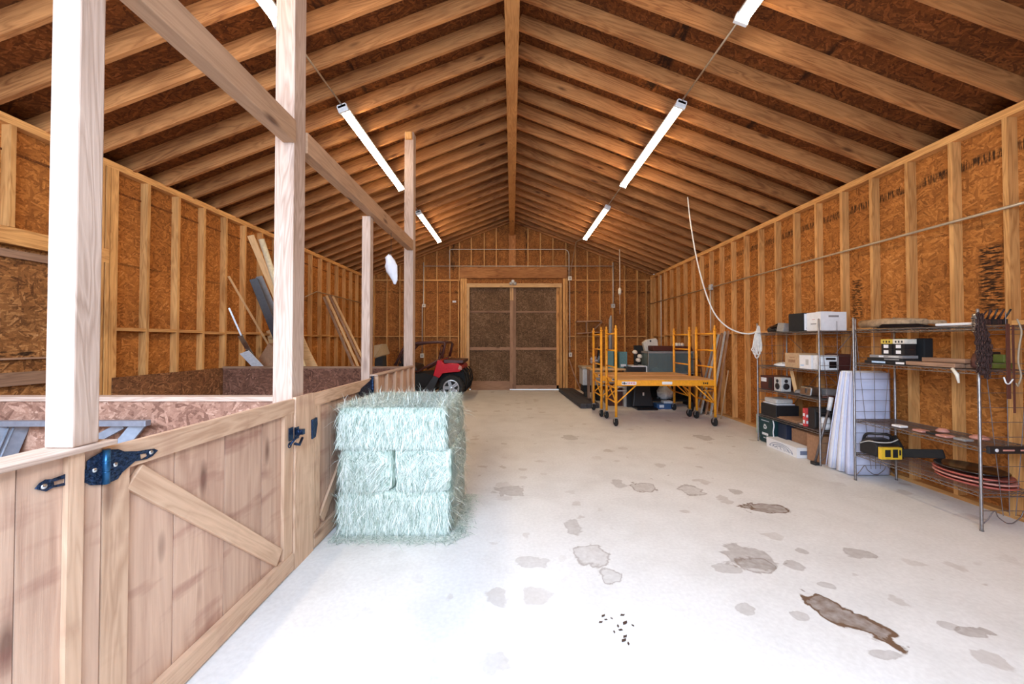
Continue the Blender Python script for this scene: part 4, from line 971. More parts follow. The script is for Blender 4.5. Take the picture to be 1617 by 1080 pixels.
for q in heads:
    b = MB(); b.lathe(q, [(.015, -.045), (.05, -.03), (.062, .0), (.045, .035), (.01, .05)], 16, (.2, -.3, 1)); b.build('head', M['cream'], t)
# aquarium on a stand
t = thing('aquarium', (3.7, 9.2, 0), 'large glass aquarium on a black stand behind the scaffold', 'aquarium')
ax0, ax1, ay0, ay1 = 3.17, 4.22, 9.0, 9.46
b = MB()
for x in (ax0, ax1-.05): b.box(x, x+.05, ay0, ay1, 0, .76)
b.box(ax0, ax1, ay0, ay1, .12, .16); b.box(ax0, ax1, ay0, ay1, .70, .76); b.box(ax0, ax1, ay1-.02, ay1, .12, .76); b.build('stand', M['blackmatte'], t, fix=False)
b = MB(); th = .01
b.box(ax0, ax1, ay0, ay0+th, .77, 1.28); b.box(ax0, ax1, ay1-th, ay1, .77, 1.28); b.box(ax0, ax0+th, ay0+th, ay1-th, .77, 1.28); b.box(ax1-th, ax1, ay0+th, ay1-th, .77, 1.28); b.build('tank', M['glass'], t, fix=False)
b = MB(); b.box(ax0-.01, ax1+.01, ay0-.01, ay1+.01, .76, .785); b.box(ax0-.01, ax1+.01, ay0-.012, ay0+.02, 1.24, 1.29); b.box(ax0-.01, ax1+.01, ay1-.02, ay1+.012, 1.24, 1.29)
b.box(ax0-.01, ax0+.02, ay0, ay1, 1.24, 1.29); b.box(ax1-.02, ax1+.01, ay0, ay1, 1.24, 1.29)
for x in (ax0, ax1-.014): b.box(x, x+.014, ay0-.008, ay0, .78, 1.25)
b.build('rim', M['grey'], t, fix=False)
b = MB(); b.prism([(ax0+.12, ay0, 1.30), (ax1, ay0, 1.30), (ax1, ay0+.08, 1.40), (ax0+.15, ay0+.08, 1.42), (ax0+.13, ay0+.05, 1.40)], (0, .34, 0)); b.build('hood', M['maroon'], t, bevel=.01)
b = MB(); b.smooth = True; b.lathe((3.42, 9.2, .788), [(.16, 0), (.12, .04), (.06, .09), (.01, .11)], 14); b.lathe((3.95, 9.25, .788), [(.10, 0), (.07, .05), (.01, .09)], 12); b.build('gravel_heap', M['palegrey'], t)
t = thing('tank_lid', (3.2, 9.55, 1.2), 'cream plastic case standing at the left end of the aquarium', 'case')
b = MB(); b.prism([P(1015.5, 541, 9.5), P(1021, 536.5, 9.5), P(1036, 534, 9.5), P(1038.5, 537, 9.5), P(1041, 560, 9.5), P(1021, 563, 9.5)], (0, .12, 0)); b.build('case', M['cream'], t, bevel=.012)
b = MB(); b.lathe(P(1027, 538.5, 9.495), [(.022, 0), (.022, .01)], 14, (0,-1,0)); b.build('knob', M['black'], t)
boxthing('black_board', 3.05, 3.28, 9.63, 9.70, 0, 1.42, 'blackmatte', 'black upright panel behind the cream case', 'panel')
b = MB(); b.smooth = True; r = random.Random(3)
for k in range(7): b.lathe((3.98+r.uniform(-.10, .10), 9.2+r.uniform(-.04, .04), 1.405), [(.045, 0), (.05, .03), (.03, .07), (.005, .085)], 9, (r.uniform(-.3,.3), 0, 1))
b.build('crumpled_paper', M['cream'], label='crumpled white paper on top of the aquarium hood', cat='paper')
# items under the stand
b = MB(); b.smooth = True
rings = []
for i, (z, r0) in enumerate(((.165, .15), (.23, .18), (.33, .165), (.43, .12), (.50, .09), (.55, .04))):
    rings.append([(3.62+(.04*i*.3)+r0*math.cos(a)*(1+.28*math.sin(5*a+i*2.3)), 9.20+r0*.8*math.sin(a)*(1+.15*math.cos(4*a+i)), z+.028*math.sin(4*a+i)) for a in [k*2*math.pi/24 for k in range(24)]])
b.loft(rings); b.build('crumpled_bag', M['whiteplastic'], label='crumpled white bag on the shelf under the aquarium', cat='bag')
t = thing('office_chair', (2.95, 8.75, 0), 'black folded seat standing under the scaffold platform', 'seat')
b = MB(); b.prism([(2.72, 8.72, .05), (3.20, 8.72, .05), (3.10, 8.80, .64), (2.80, 8.80, .64)], (0, .10, 0)); b.build('backrest', M['black'], t, bevel=.02)
b = MB(); b.box(2.76, 3.22, 8.52, 8.90, .0, .05); b.build('seat', M['blackgloss'], t, bevel=.015, fix=False)
b = MB(); b.box(2.94, 2.975, 8.71, 8.715, .30, .37); b.build('tag', M['paper'], t, fix=False)
boxthing('plastic_tub', 3.25, 3.60, 8.68, 8.93, 0, .12, 'blue', 'blue tub on the floor under the aquarium', 'tub', marks=((.15, .45, .3, .8, 'whiteplastic'),))
boxthing('white_box', 3.42, 3.62, 8.72, 8.9, .122, .17, 'whiteplastic', 'small white box lying on the blue tub', 'box')
boxthing('white_box', 2.60, 2.68, 9.0, 9.1, .0, .44, 'palegrey', 'narrow pale upright box left of the black seat', 'box')
# hand truck
t = thing('hand_truck', (3.98, 8.4, 0), 'dark red hand truck parked at the right wall', 'hand truck')
ht = P(1112, 574, 8.2)
b = MB(); x0, x1 = 3.88, 4.12
b.tube([(x0, 8.25, .12), (x0, 8.45, 1.05), (x0+.04, 8.48, 1.13), (x1-.04, 8.48, 1.13), (x1, 8.45, 1.05), (x1, 8.25, .12)], .014, 8)
for z in (.35, .6, .85): b.tube([(x0, 8.25+.2*(z-.12)/.93, z), (x1, 8.25+.2*(z-.12)/.93, z)], .010, 6)
b.build('frame', M['maroon'], t)
for x in (x0-.03, x1+.03):
    b = MB(); b.lathe((x, 8.35, .11), [(.03, -.025), (.10, -.025), (.11, 0), (.10, .025), (.03, .025)], 18, (1,0,0)); b.build('wheel', M['rubber'], t)
b = MB(); b.box(x0, x1, 8.05, 8.25, .01, .02); b.build('toe_plate', M['steel'], t, fix=False)
# trim strips leaning on the right wall
lst = [((1126, 533), (1100, 655), 'grey'), ((1130, 528), (1105, 652), 'palegrey'), ((1134, 526), (1110, 655), 'lumber_dark'), ((1137, 524), (1116, 656), 'palegrey'), ((1140, 523), (1121, 657), 'lumber_dark')]
ord_ = ('leftmost', 'second', 'middle', 'fourth', 'rightmost')
for k, (a, c, mt) in enumerate(lst):
    p1 = Vector((4.27, 8.1-.12*k, P(*a, 8.0).z)); p0 = Vector((3.92+.03*k, 8.25-.14*k, .02))
    board('trim_strip', p0, p1, .02, .05, M[mt], up=(0,1,0), label=f'{ord_[k]} strip of trim leaning on the right wall', cat='trim strip', group='trim strips leaning on the right wall')
for k, (px, y_, lab) in enumerate(((1137.5, 7.78, 'white thin pipe standing left beside the front scaffold'), (1142, 7.6, 'brown thin pipe standing right beside the front scaffold'))):
    b = MB(); x = 4.22; b.tube([(x-.15, y_-.05, 0.01), (x+.03, y_, 1.0-.05*k)], .012, 8); b.build('thin_pipe', M['white' if k == 0 else 'cardlight'], label=lab, cat='pipe')

# ================================================================== WHITE HOSE FROM ROOF TO RACK
pts = [P(1087.5, 310, 6.72), P(1091, 345, 6.55), P(1098, 392, 6.35), P(1106, 430, 6.2), P(1117, 468, 6.08), P(1130, 497, 6.0), P(1147, 515, 5.95), P(1166, 524.5, 5.9), P(1184, 527, 5.88), P(1195, 523, 5.88), P(1199, 515, 5.88)]
def smooth(pts, n=6):
    out = []
    for i in range(len(pts)-1):
        p = [Vector(pts[max(i-1,0)]), Vector(pts[i]), Vector(pts[i+1]), Vector(pts[min(i+2,len(pts)-1)])]
        for k in range(n):
            t_ = k/n; out.append(.5*((2*p[1])+(p[2]-p[0])*t_+(2*p[0]-5*p[1]+4*p[2]-p[3])*t_**2+(3*p[1]-p[0]-3*p[2]+p[3])*t_**3))
    return out+[Vector(pts[-1])]
b = MB(); b.tube(smooth(pts), .011, 8)
for k in range(5):
    o = (k-2)*2.2; lo = 562-abs(k-2)*5
    b.tube(smooth([P(1198, 514, 5.86), P(1195+o*.7, 530, 5.86), P(1193+o, 548, 5.84), P(1192+o*1.2, lo, 5.83), P(1196+o*1.2, lo+3, 5.83), P(1199+o*.8, lo-6, 5.85), P(1199+o*.4, 530, 5.86), P(1199, 515, 5.86)], 4), .009, 6)
b.tube([P(1194, 524, 5.82), P(1201, 526, 5.82)], .012, 6)
b.build('air_hose', M['rope'], label='white hose looping from the roof to a coil on the rack post', cat='hose')

# ================================================================== WIRE RACKS
def rack(x0, x1, y0, y1, levels, top, label):
    t = thing('wire_shelf_rack', ((x0+x1)/2, (y0+y1)/2, 0), label, 'shelf rack', 'wire shelf racks on the right wall')
    for x in (x0, x1):
        for y in (y0, y1):
            b = MB(); b.tube([(x, y, .0), (x, y, .02), (x, y, top-.01), (x, y, top)], [.014, .011, .011, .006], 10); b.build('post', M['zinc'], t)
    for z in levels:
        b = MB(); r_ = .0035
        for x in (x0, x1):
            b.tube([(x, y0, z), (x, y1, z)], .004, 5, False); b.tube([(x, y0, z-.028), (x, y1, z-.028)], .004, 5, False)
            n = int((y1-y0)/.035); 
            zz = [(x, y0+(y1-y0)*k/n, z-.002 if k % 2 else z-.026) for k in range(n+1)]; b.tube(zz, .0025, 4, False)
        for y in (y0, y1):
            b.tube([(x0, y, z), (x1, y, z)], .004, 5, False); b.tube([(x0, y, z-.028), (x1, y, z-.028)], .004, 5, False)
            n = 12; b.tube([(x0+(x1-x0)*k/n, y, z-.002 if k % 2 else z-.026) for k in range(n+1)], .0025, 4, False)
        n = int((y1-y0)/.022)
        for k in range(1, n): b.tube([(x0, y0+(y1-y0)*k/n, z+.002), (x1, y0+(y1-y0)*k/n, z+.002)], .0018, 4, False)
        for k in (1, 2): b.tube([(x0+(x1-x0)*k/3, y0, z-.003), (x0+(x1-x0)*k/3, y1, z-.003)], .003, 4, False)
        b.build('shelf', M['zinc'], t)
    for y in (y0, y1):
        b = MB(); z = .16
        while z < top-.12:
            b.tube([(x0, y, z), (x1, y, z)], .0025, 5, False); z += .118
        xm = (x0+x1)/2
        b.tube([(xm, y, .12), (xm, y, top-.03)], .003, 5, False)
        for s in (-1, 1): b.tube([(xm+s*.20, y, top-.14), (xm+s*.11, y, .7), (xm+s*.05, y, .12)], .0028, 5, False)
        for s in (-1, 1):
            b.tube(smooth([(xm+s*.22, y, .05), (xm+s*.17, y, .10), (xm+s*.12, y, .16), (xm+s*.09, y, .11), (xm+s*.03, y, .065), (xm, y, .06)]), .004, 5, False)
        b.build('end_frame', M['dullwire'], t)
    return t
RX0, RX1 = 3.765, 4.215
rack(RX0, RX1, 4.74, 5.93, [1.645, 1.155, .80, .415], 1.80, 'farther wire rack with boxes, left of the white mattress')
rack(RX0, RX1, 3.12, 4.26, [1.645, 1.283, .665, .30], 1.785, 'nearer wire rack with the chainsaw and hanging chains')
b = MB()
b.tube([(RX1-.02, 4.76, 1.62), (RX1-.02, 5.90, .45)], .004, 5); b.tube([(RX1-.02, 4.76, .80), (RX1-.02, 5.90, 1.62)], .004, 5)
b.build('back_brace', M['dullwire'], bpy.data.objects['wire_shelf_rack'])
# mattresses between the racks
def pad(ya, yb_, ztop, lean_, label, xa=3.80, first=False):
    """one pad: its broad faces look along Y, it leans toward the front"""
    b = MB(); th = .105; rows = []
    nseg = 8; b.smooth = True
    for i in range(nseg+1):
        f = i/nseg; z = .02 + (ztop-.02)*f; y = ya - lean_*f; xl = xa + .03*f**2
        if i in (0, nseg): k = .75
        else: k = 1
        h = th/2*k*(1-.55*f)
        r_ = []
        for (u, v) in ((0,-.6),(.0,.6),(.10,1),(.5,1.0),(.92,1),(1,.5),(1,-.5),(.92,-1),(.5,-1.0),(.10,-1)):
            X = xl+(4.27-xl)*u; r_.append((X, y+v*h, z))
        rows.append(r_)
    b.loft(rows); o = b.build('mattress', M['vinyl_side'] if not first else M['vinyl'], label=label, cat='mattress', group='white folded mattresses between the racks')
    for s in (-.5, .5):
        q = MB(); q.tube([(xa-.002+.03*(i/8)**2, ya-lean_*(i/8)+s*th*.8*(1-.55*i/8), .03+(ztop-.04)*i/8) for i in range(9)], .005, 6); q.build('piping', M['vinyl'], o)
    return o
pad(4.405, 0, 1.165, .03, 'front white mattress, its lilac face toward the near rack', 3.80, True)
pad(4.515, 0, 1.175, .095, 'middle white mattress of the three standing between the racks', 3.79)
pad(4.63, 0, 1.18, .165, 'rear white mattress of the three, nearest the far rack', 3.78)

# ---------------- things on the far rack
S1, S2, S3, S4 = 1.652, 1.162, .807, .422
b = MB(); b.smooth = True; r = random.Random(9)
def blob(cx, cy, z0, rx, ry, h, mat, name, label, cat, wr=.18, seed=0, n=26):
    b = MB(); b.smooth = True; rings = []
    for i, (f, k) in enumerate(((0, .85), (.15, 1.0), (.4, .98), (.65, .82), (.85, .5), (1.0, .12))):
        rings.append([(cx+rx*k*math.cos(a)*(1+wr*math.sin(3*a+i*1.7+seed)), cy+ry*k*math.sin(a)*(1+wr*math.cos(4*a+i+seed)), z0+h*f*(1+.12*math.sin(5*a+seed+i)*(f > .1))) for a in [q*2*math.pi/n for q in range(n)]])
    b.loft(rings); return b.build(name, M[mat], label=label, cat=cat)
blob(3.93, 5.68, S1+.004, .13, .19, .115, 'blackgloss', 'plastic_bag', 'shiny black plastic bundle on top of the far rack', 'bag', seed=2)
b = MB(); b.prism([(3.80, 5.42, S1+.002), (4.12, 5.42, S1+.002), (4.10, 5.46, S1+.10), (3.86, 5.47, S1+.13)], (0, .14, .01)); b.build('grey_cloth', M['grey'], label='folded grey sheet beside the black bundle on the far rack', cat='sheet', bevel=.01)
boxthing('carton', 3.80, 4.08, 5.04, 5.30, S1+.003, S1+.24, 'blackmatte', 'black and white carton on top of the far rack, farther one', 'box', marks=((.05, .95, .05, .95, 'paper'), (.2, .4, .35, .6, 'grey'), (.15, .5, .1, .2, 'blueprint')), extra=((.0, 1, .0, 1, 'blackmatte'),))
boxthing('carton', 3.84, 4.16, 4.80, 5.03, S1+.003, S1+.235, 'paper', 'white carton on top of the far rack, nearer one', 'box', marks=((.3, .7, .72, .82, 'grey'),), extra=((.3, .7, .35, .40, 'grey'), (.4, .6, .6, .62, 'redlabel')))
blob(3.98, 4.92, S1+.238, .10, .08, .012, 'whiteplastic', 'flat_bag', 'flat clear plastic bag draped on the nearer white carton', 'bag')
blob(3.95, 5.60, S2+.004, .12, .16, .05, 'whiteplastic', 'plastic_wrap', 'crumpled clear plastic wrap on the second shelf of the far rack', 'plastic wrap', seed=4)
boxthing('carton', 3.80, 4.08, 5.12, 5.38, S2+.003, S2+.20, 'cardlight', 'small tan cardboard box on the second shelf of the far rack', 'box', extra=((.25, .75, .35, .55, 'card'), (.3, .7, .68, .74, 'card')), marks=((.2, .8, .3, .6, 'card'),))
boxthing('carton', 3.79, 4.05, 4.90, 5.10, S2+.003, S2+.18, 'paper', 'white box with pale print beside the tan box on the far rack', 'box', extra=((.2, .45, .3, .7, 'palegrey'), (.6, .9, .2, .3, 'lightblue')), marks=((.2, .5, .3, .6, 'palegrey'),))
t = thing('small_appliance', (3.9, 4.8, S2), 'white appliance with a black screen at the near end of the far rack', 'appliance')
b = MB(); b.box(3.80, 4.02, 4.755, 4.885, S2+.003, S2+.185); b.build('body', M['whiteplastic'], t, bevel=.01, fix=False)
b = MB(); b.box(3.90, 3.99, 4.752, 4.756, S2+.03, S2+.11); b.box(3.86, 3.98, 4.752, 4.756, S2+.13, S2+.155); b.build('screen', M['blackgloss'], t, fix=False)
boxthing('dark_box', 4.04, 4.19, 4.78, 5.0, S2+.003, S2+.20, 'maroon', 'dark box behind the white appliance on the far rack', 'box')
# third shelf
boxthing('toaster_oven', 3.79, 4.10, 5.62, 5.90, S3+.003, S3+.20, 'maroon', 'dark brown oven at the far end of the third shelf', 'oven', extra=((.5, .95, .55, .85, 'whiteplastic'), (.05, .35, .1, .9, 'black')))
t = thing('speaker', (3.87, 5.52, S3), 'small silver speaker on the third shelf beside the dark oven', 'speaker')
b = MB(); b.box(3.79, 3.93, 5.45, 5.60, S3+.003, S3+.20); b.build('cabinet', M['palegrey'], t, bevel=.006, fix=False)
for z, r_ in ((.075, .045), (.15, .025)):
    b = MB(); b.lathe((3.789, 5.525, S3+z), [(r_, 0), (r_, .004), (r_*.5, .002)], 18, (-1,0,0)); b.build('cone', M['black'], t)
    b = MB(); b.lathe((3.86, 5.449, S3+z), [(r_, 0), (r_, .004), (r_*.5, .002)], 18, (0,-1,0)); b.build('cone', M['black'], t)
t = thing('toaster', (3.9, 5.05, S3), 'chrome toaster on the third shelf of the far rack', 'toaster')
b = MB(); b.prism([(3.83, 4.98, S3+.005), (4.0, 4.98, S3+.005), (3.98, 4.98, S3+.12), (3.85, 4.98, S3+.12)], (0, .19, 0)); b.build('body', M['steel'], t, bevel=.015)
b = MB(); b.box(3.832, 3.84, 5.05, 5.06, S3+.04, S3+.1); b.box(3.88, 3.90, 5.0, 5.15, S3+.119, S3+.124); b.build('slot', M['black'], t, fix=False)
boxthing('grey_box', 4.02, 4.17, 4.95, 5.10, S3+.003, S3+.10, 'grey', 'grey box behind the chrome toaster', 'box')
blob(3.95, 5.30, S3+.003, .07, .07, .05, 'grey', 'small_tool', 'small grey tool beside the speaker on the third shelf', 'tool')
board('slat', (3.93, 5.36, S3+.005), (3.98, 5.52, S3+.33), .04, .012, M['lumber'], label='narrow wooden slat leaning on the third shelf of the far rack', cat='slat')
blob(4.0, 4.84, S3+.003, .12, .07, .03, 'maroon', 'flat_pan', 'dark flat pan at the near end of the third shelf', 'pan', wr=.05)
# fourth shelf
boxthing('black_drawer_box', 3.79, 4.12, 5.56, 5.90, S4+.003, S4+.17, 'black', 'black box at the far end of the bottom shelf', 'box')
t = thing('clear_container', (3.95, 5.72, S4+.17), 'clear lidded container on the black box of the bottom shelf', 'container')
b = MB(); b.box(3.81, 4.08, 5.58, 5.88, S4+.174, S4+.19); b.build('tray', M['whiteplastic'], t, bevel=.005, fix=False)
b = MB(); b.box(3.82, 4.07, 5.60, 5.87, S4+.19, S4+.26); b.build('cover', M['palegrey'], t, bevel=.02, fix=False)
for k, (ya, yb_, z, lab) in enumerate(((5.16, 5.54, .010, 'bottom'), (5.14, 5.50, .027, 'top'))):
    b = MB(); b.box(3.79, 4.16, ya, yb_, S4+z-.006, S4+z+.008); b.build('folded_cardboard', M['card'], label=f'{lab} flattened cardboard sheet on the bottom shelf', cat='cardboard', fix=False, bevel=.002)
boxthing('paper_sheet', 3.80, 3.88, 5.05, 5.13, S4+.004, S4+.012, 'paper', 'crumpled white paper on the bottom shelf of the far rack', 'paper')
boxthing('red_carton', 3.775, 3.90, 4.99, 5.03, S4+.003, S4+.235, 'redlabel', 'thin red and white carton on the bottom shelf', 'box', extra=((.1, .9, .15, .35, 'paper'), (.1, .9, .55, .72, 'paper')), marks=((.1, .9, .15, .3, 'paper'), (.1, .9, .5, .65, 'paper')))
t = thing('coffee_maker', (3.9, 4.86, S4), 'black coffee maker with a pale jug near the mattress', 'coffee maker')
b = MB(); b.box(3.80, 4.05, 4.86, 4.98, S4+.003, S4+.26); b.box(3.80, 4.05, 4.77, 4.86, S4+.21, S4+.27); b.build('body', M['black'], t, bevel=.012, fix=False)
b = MB(); b.lathe((3.88, 4.80, S4+.01), [(.045, 0), (.06, .05), (.055, .12), (.04, .15)], 16); b.build('jug', M['whiteplastic'], t)
blob(4.08, 4.80, S4+.004, .09, .05, .28, 'palegrey', 'plastic_bag', 'grey translucent bag at the near end of the bottom shelf', 'bag', seed=7)
# floor below far rack
t = thing('recycling_tote', (3.93, 5.85, 0), 'dark teal recycling tote with a white emblem under the far rack', 'tote')
b = MB(); x0 = 3.80; yA, yB_ = 5.66, 5.98
b.prism([(x0, yA+.02, .005), (x0, yB_-.02, .005), (x0, yB_, .38), (x0, yA, .38)], (.30, 0, 0)); b.build('body', M['tealdark'], t, bevel=.015)
b = MB(); X = 3.80-.001
for k in range(3):
    a = math.radians(90+120*k); a2 = math.radians(90+120*(k+1)); c = Vector((yA+.16, .24)); q0 = c+Vector((math.cos(a), math.sin(a)))*.045; q1 = c+Vector((math.cos(a2), math.sin(a2)))*.045
    d = (q1-q0).normalized(); n_ = Vector((-d.y, d.x)); s0 = q0+d*.012; s1 = q1-d*.03
    def Q(v): return (X-.0008, v.x, v.y)
    b.quad(Q(s0-n_*.008), Q(s1-n_*.008), Q(s1+n_*.008), Q(s0+n_*.008)); b.quad(Q(s1-n_*.017), Q(s1+d*.026), Q(s1+n_*.017))
b.quad((X, yA+.09, .115), (X, yA+.23, .115), (X, yA+.23, .15), (X, yA+.09, .15)); b.quad((X, yA+.07, .325), (X, yA+.25, .325), (X, yA+.25, .335), (X, yA+.07, .335)); b.quad((X, yA+.12, .07), (X, yA+.20, .07), (X, yA+.20, .08), (X, yA+.12, .08))
yf = yA+.008
for k in range(3):
    a = math.radians(90+120*k); a2 = math.radians(90+120*(k+1)); c = Vector((3.95, .24)); q0 = c+Vector((math.cos(a), math.sin(a)))*.04; q1 = c+Vector((math.cos(a2), math.sin(a2)))*.04
    d = (q1-q0).normalized(); n_ = Vector((-d.y, d.x)); s0 = q0+d*.01; s1 = q1-d*.025
    def Q2(v): return (v.x, yf-.022, v.y)
    b.quad(Q2(s0-n_*.007), Q2(s1-n_*.007), Q2(s1+n_*.007), Q2(s0+n_*.007)); b.quad(Q2(s1-n_*.015), Q2(s1+d*.024), Q2(s1+n_*.015))
b.build('emblem', M['whiteplastic'], t, label='white recycling arrows', fix=False)
b = MB(); b.box(3.79, 4.11, 5.985, 6.02, .10, .40); b.build('side_pocket', M['palegreen'], t, bevel=.012, fix=False)
b = MB(); b.tube(smooth([(3.79, 5.63, .37), (3.785, 5.60, .30), (3.785, 5.62, .2), (3.785, 5.60, .12)]), .008, 6); b.build('handle', M['whiteplastic'], t)
boxthing('navy_box', 3.86, 4.12, 5.46, 5.63, .003, .34, 'navy', 'navy box on the floor beside the recycling tote', 'box')
boxthing('carton', 3.92, 4.18, 5.00, 5.44, .003, .31, 'card', 'wide brown cardboard box on the floor under the far rack', 'box')
t0 = boxthing('white_flat_box', 3.70, 3.90, 5.04, 5.64, .003, .135, 'paper', 'long flat white box with printed arcs on the floor', 'box', marks=((.2, .8, .3, .7, 'blueprint'),))
b = MB(); X = 3.698
for rr in (.16, .12, .08): b.tube([(X, 5.34+rr*1.4*math.cos(a), .03+rr*.5*math.sin(a)) for a in [math.pi*k/12 for k in range(13)]], .003, 4)
for k in range(7): b.tube([(X, 5.12+k*.07, .03), (X, 5.15+k*.07, .05+.02*(k % 2))], .003, 4)
b.build('printed_arcs', M['blueprint'], t0)
boxthing('carton', 3.80, 4.08, 4.79, 5.0, .003, .335, 'card', 'tall brown cardboard box standing at the near foot of the far rack', 'box')
t = thing('mop', (3.77, 4.74, 0), 'metal pole with a white grip leaning beside the mattress', 'pole')
b = MB(); b.tube([(3.725, 4.78, .01), (3.86, 4.72, .70)], .013, 10); b.build('pole', M['dullwire'], t)
b = MB(); b.tube([(3.86, 4.72, .68), (3.885, 4.71, .84)], .024, 12); b.build('grip', M['whiteplastic'], t)
b = MB(); b.box(3.70, 3.76, 4.74, 4.82, .003, .04); b.build('foot', M['black'], t, bevel=.005, fix=False)

# ---------------- things on the near rack
T1, T2, T3, T4 = 1.652, 1.290, .672, .307
t = thing('rolled_hide', (3.95, 3.9, T1), 'rolled tan hide on top of the near rack', 'rolled hide')
for k, (x, z, r_, y0_, y1_) in enumerate(((3.82, .055, .045, 3.68, 4.22), (3.92, .055, .048, 3.66, 4.20), (4.03, .045, .038, 3.60, 4.12))):
    b = MB(); b.tube([(x, y0_, T1+z-.005), (x+.01, (y0_+y1_)/2, T1+z+.003), (x, y1_, T1+z)], [r_*.7, r_*1.05, r_*.9], 14); b.build('roll', M['carpet'], t)
b = MB(); b.prism([(3.78, 3.45, T1+.004), (3.78, 4.02, T1+.004), (3.78, 3.95, T1+.045), (3.78, 3.6, T1+.035)], (.34, 0, 0)); b.build('black_tarp', M['blackgloss'], label='flat folded black plastic beside the rolled hide', cat='tarp', bevel=.008)
boxthing('white_board', 3.79, 3.92, 3.17, 3.46, T1+.004, T1+.026, 'paper', 'flat white board lying on top of the near rack', 'board')
# second shelf
for k, (z, lab) in enumerate(((.0, 'bottom'), (.03, 'second'), (.06, 'top'))):
    boxthing('disc_case', 3.775, 3.93, 3.72+.01*k, 4.14-.03*k, T2+.004+z, T2+.031+z, ('black', 'blackmatte', 'grey')[k], f'{lab} flat dark case in the stack on the near rack', 'case',
             extra=(((.0, .2, .15, .85, 'paper'), (.45, .8, .15, .85, 'lightblue')), ((.1, .5, .4, .8, 'grey'),), ((.55, .7, .2, .8, 'whiteplastic'), (.1, .4, .2, .8, 'palegrey')))[k], group='flat cases on the near rack')
def cardcan(y, z, cap_, label):
    t = thing('small_case', (3.85, y, z), label, 'case', 'small black cases on the near rack')
    b = MB(); b.box(3.79, 3.90, y-.055, y+.055, z, z+.055); b.cur = 1; b.quad((3.789, y-.02, z+.012), (3.789, y+.03, z+.012), (3.789, y+.03, z+.045), (3.789, y-.02, z+.045)); b.build('body', [M['black'], M['paper']], t, fix=False)
    if cap_:
        b = MB(); b.box(3.787, 3.903, y-.058, y+.058, z+.055, z+.10); b.cur = 1
        for k in range(3): b.quad((3.786, y-.04+k*.03, z+.065), (3.786, y-.025+k*.03, z+.065), (3.786, y-.025+k*.03, z+.085), (3.786, y-.04+k*.03, z+.085))
        b.build('lid', [M[cap_], M['black']], t, fix=False)
zc = T2+.095
cardcan(3.91, zc, None, 'lower black case in the left pair on the near rack'); cardcan(3.91, zc+.056, 'yellowcap', 'upper case with a yellow lid on the near rack')
cardcan(3.785, zc, None, 'lower black case in the right pair on the near rack'); cardcan(3.785, zc+.056, 'cream', 'upper case with a pale lid on the near rack')
b = MB(); b.box(3.99, 4.08, 3.74, 3.84, T2+.003, T2+.26); b.build('tall_black_case', M['blackmatte'], label='tall black case behind the small cases on the near rack', cat='case', fix=False, bevel=.01)
b = MB(); b.box(3.95, 4.04, 3.92, 4.02, T2+.003, T2+.26); b.build('tall_olive_can', M['lime'], label='olive can behind the yellow lidded case', cat='can', fix=False, bevel=.02)
for k, (x, y0_, y1_, z) in enumerate(((3.80, 3.28, 3.71, .004), (3.90, 3.20, 3.66, .004), (3.84, 3.24, 3.60, .044))):
    board('wood_offcut', (x, y0_, T2+z+.019), (x+.02, y1_, T2+z+.019), .085, .036, M['lumber_dark'], bevel=.003, label=('front', 'rear', 'upper')[k]+' short wood offcut on the second shelf of the near rack', cat='offcut', group='wood offcuts on the near rack')
board('wood_offcut', (4.07, 3.3, T2+.03), (4.05, 3.7, T2+.03), .06, .02, M['lumber_dark'], label='dark lath lying at the back of the second shelf', cat='lath')
t = thing('spray_tool', (3.95, 3.25, T2), 'lime green tool with a black handle on the near rack', 'tool')
b = MB(); b.box(3.98, 4.18, 3.22, 3.30, T2+.004, T2+.05); b.box(4.10, 4.14, 3.22, 3.30, T2+.05, T2+.12); b.build('body', M['lime'], t, bevel=.008, fix=False)
b = MB(); b.box(4.08, 4.19, 3.31, 3.36, T2+.004, T2+.14); b.build('handle', M['black'], t, bevel=.008, fix=False)
# third shelf
t = thing('spirit_level', (3.98, 3.15, T3), 'long black spirit level across the near end of the third shelf', 'spirit level')
b = MB(); b.box(3.785, 4.26, 3.075, 3.10, T3-.045, T3+.012); b.build('body', M['black'], t, bevel=.004, fix=False)
for x in (3.84, 4.12):
    b = MB(); b.lathe((x, 3.074, T3-.016), [(.014, 0), (.014, .003), (.008, .004)], 16, (0,-1,0)); b.build('vial', M['whiteplastic'], t)
b = MB(); b.box(3.89, 3.98, 3.072, 3.075, T3-.022, T3-.010); b.box(4.03, 4.09, 3.072, 3.075, T3-.022, T3-.010); b.build('slot', M['pink'], t, fix=False)
for k, (x, y, r_) in enumerate(((4.02, 3.62, .045), (4.05, 3.36, .06))):
    b = MB(); b.lathe((x, y, T3+.004), [(r_, 0), (r_, .012), (r_*.6, .03), (.004, .034)], 20); b.build('pink_disc', M['pink'], label=('farther' if k == 0 else 'nearer')+' faded pink disc on the third shelf of the near rack', cat='disc', group='pink discs on the near rack')
for k, (x, y, mt, lab) in enumerate(((3.80, 3.82, 'paper', 'small white packet farthest along the third shelf edge'), (3.80, 3.62, 'pink', 'small pink packet on the third shelf edge'), (3.80, 3.42, 'pink', 'pink packet nearest on the third shelf edge'), (3.82, 3.52, 'black', 'small black pouch on the third shelf edge'), (3.82, 3.30, 'grey', 'small grey pouch near the rack post on the third shelf'))):
    boxthing('small_packet', x-.02, x+.06, y-.045, y+.045, T3+.004, T3+.024, mt, lab, 'packet', bevel=.006)
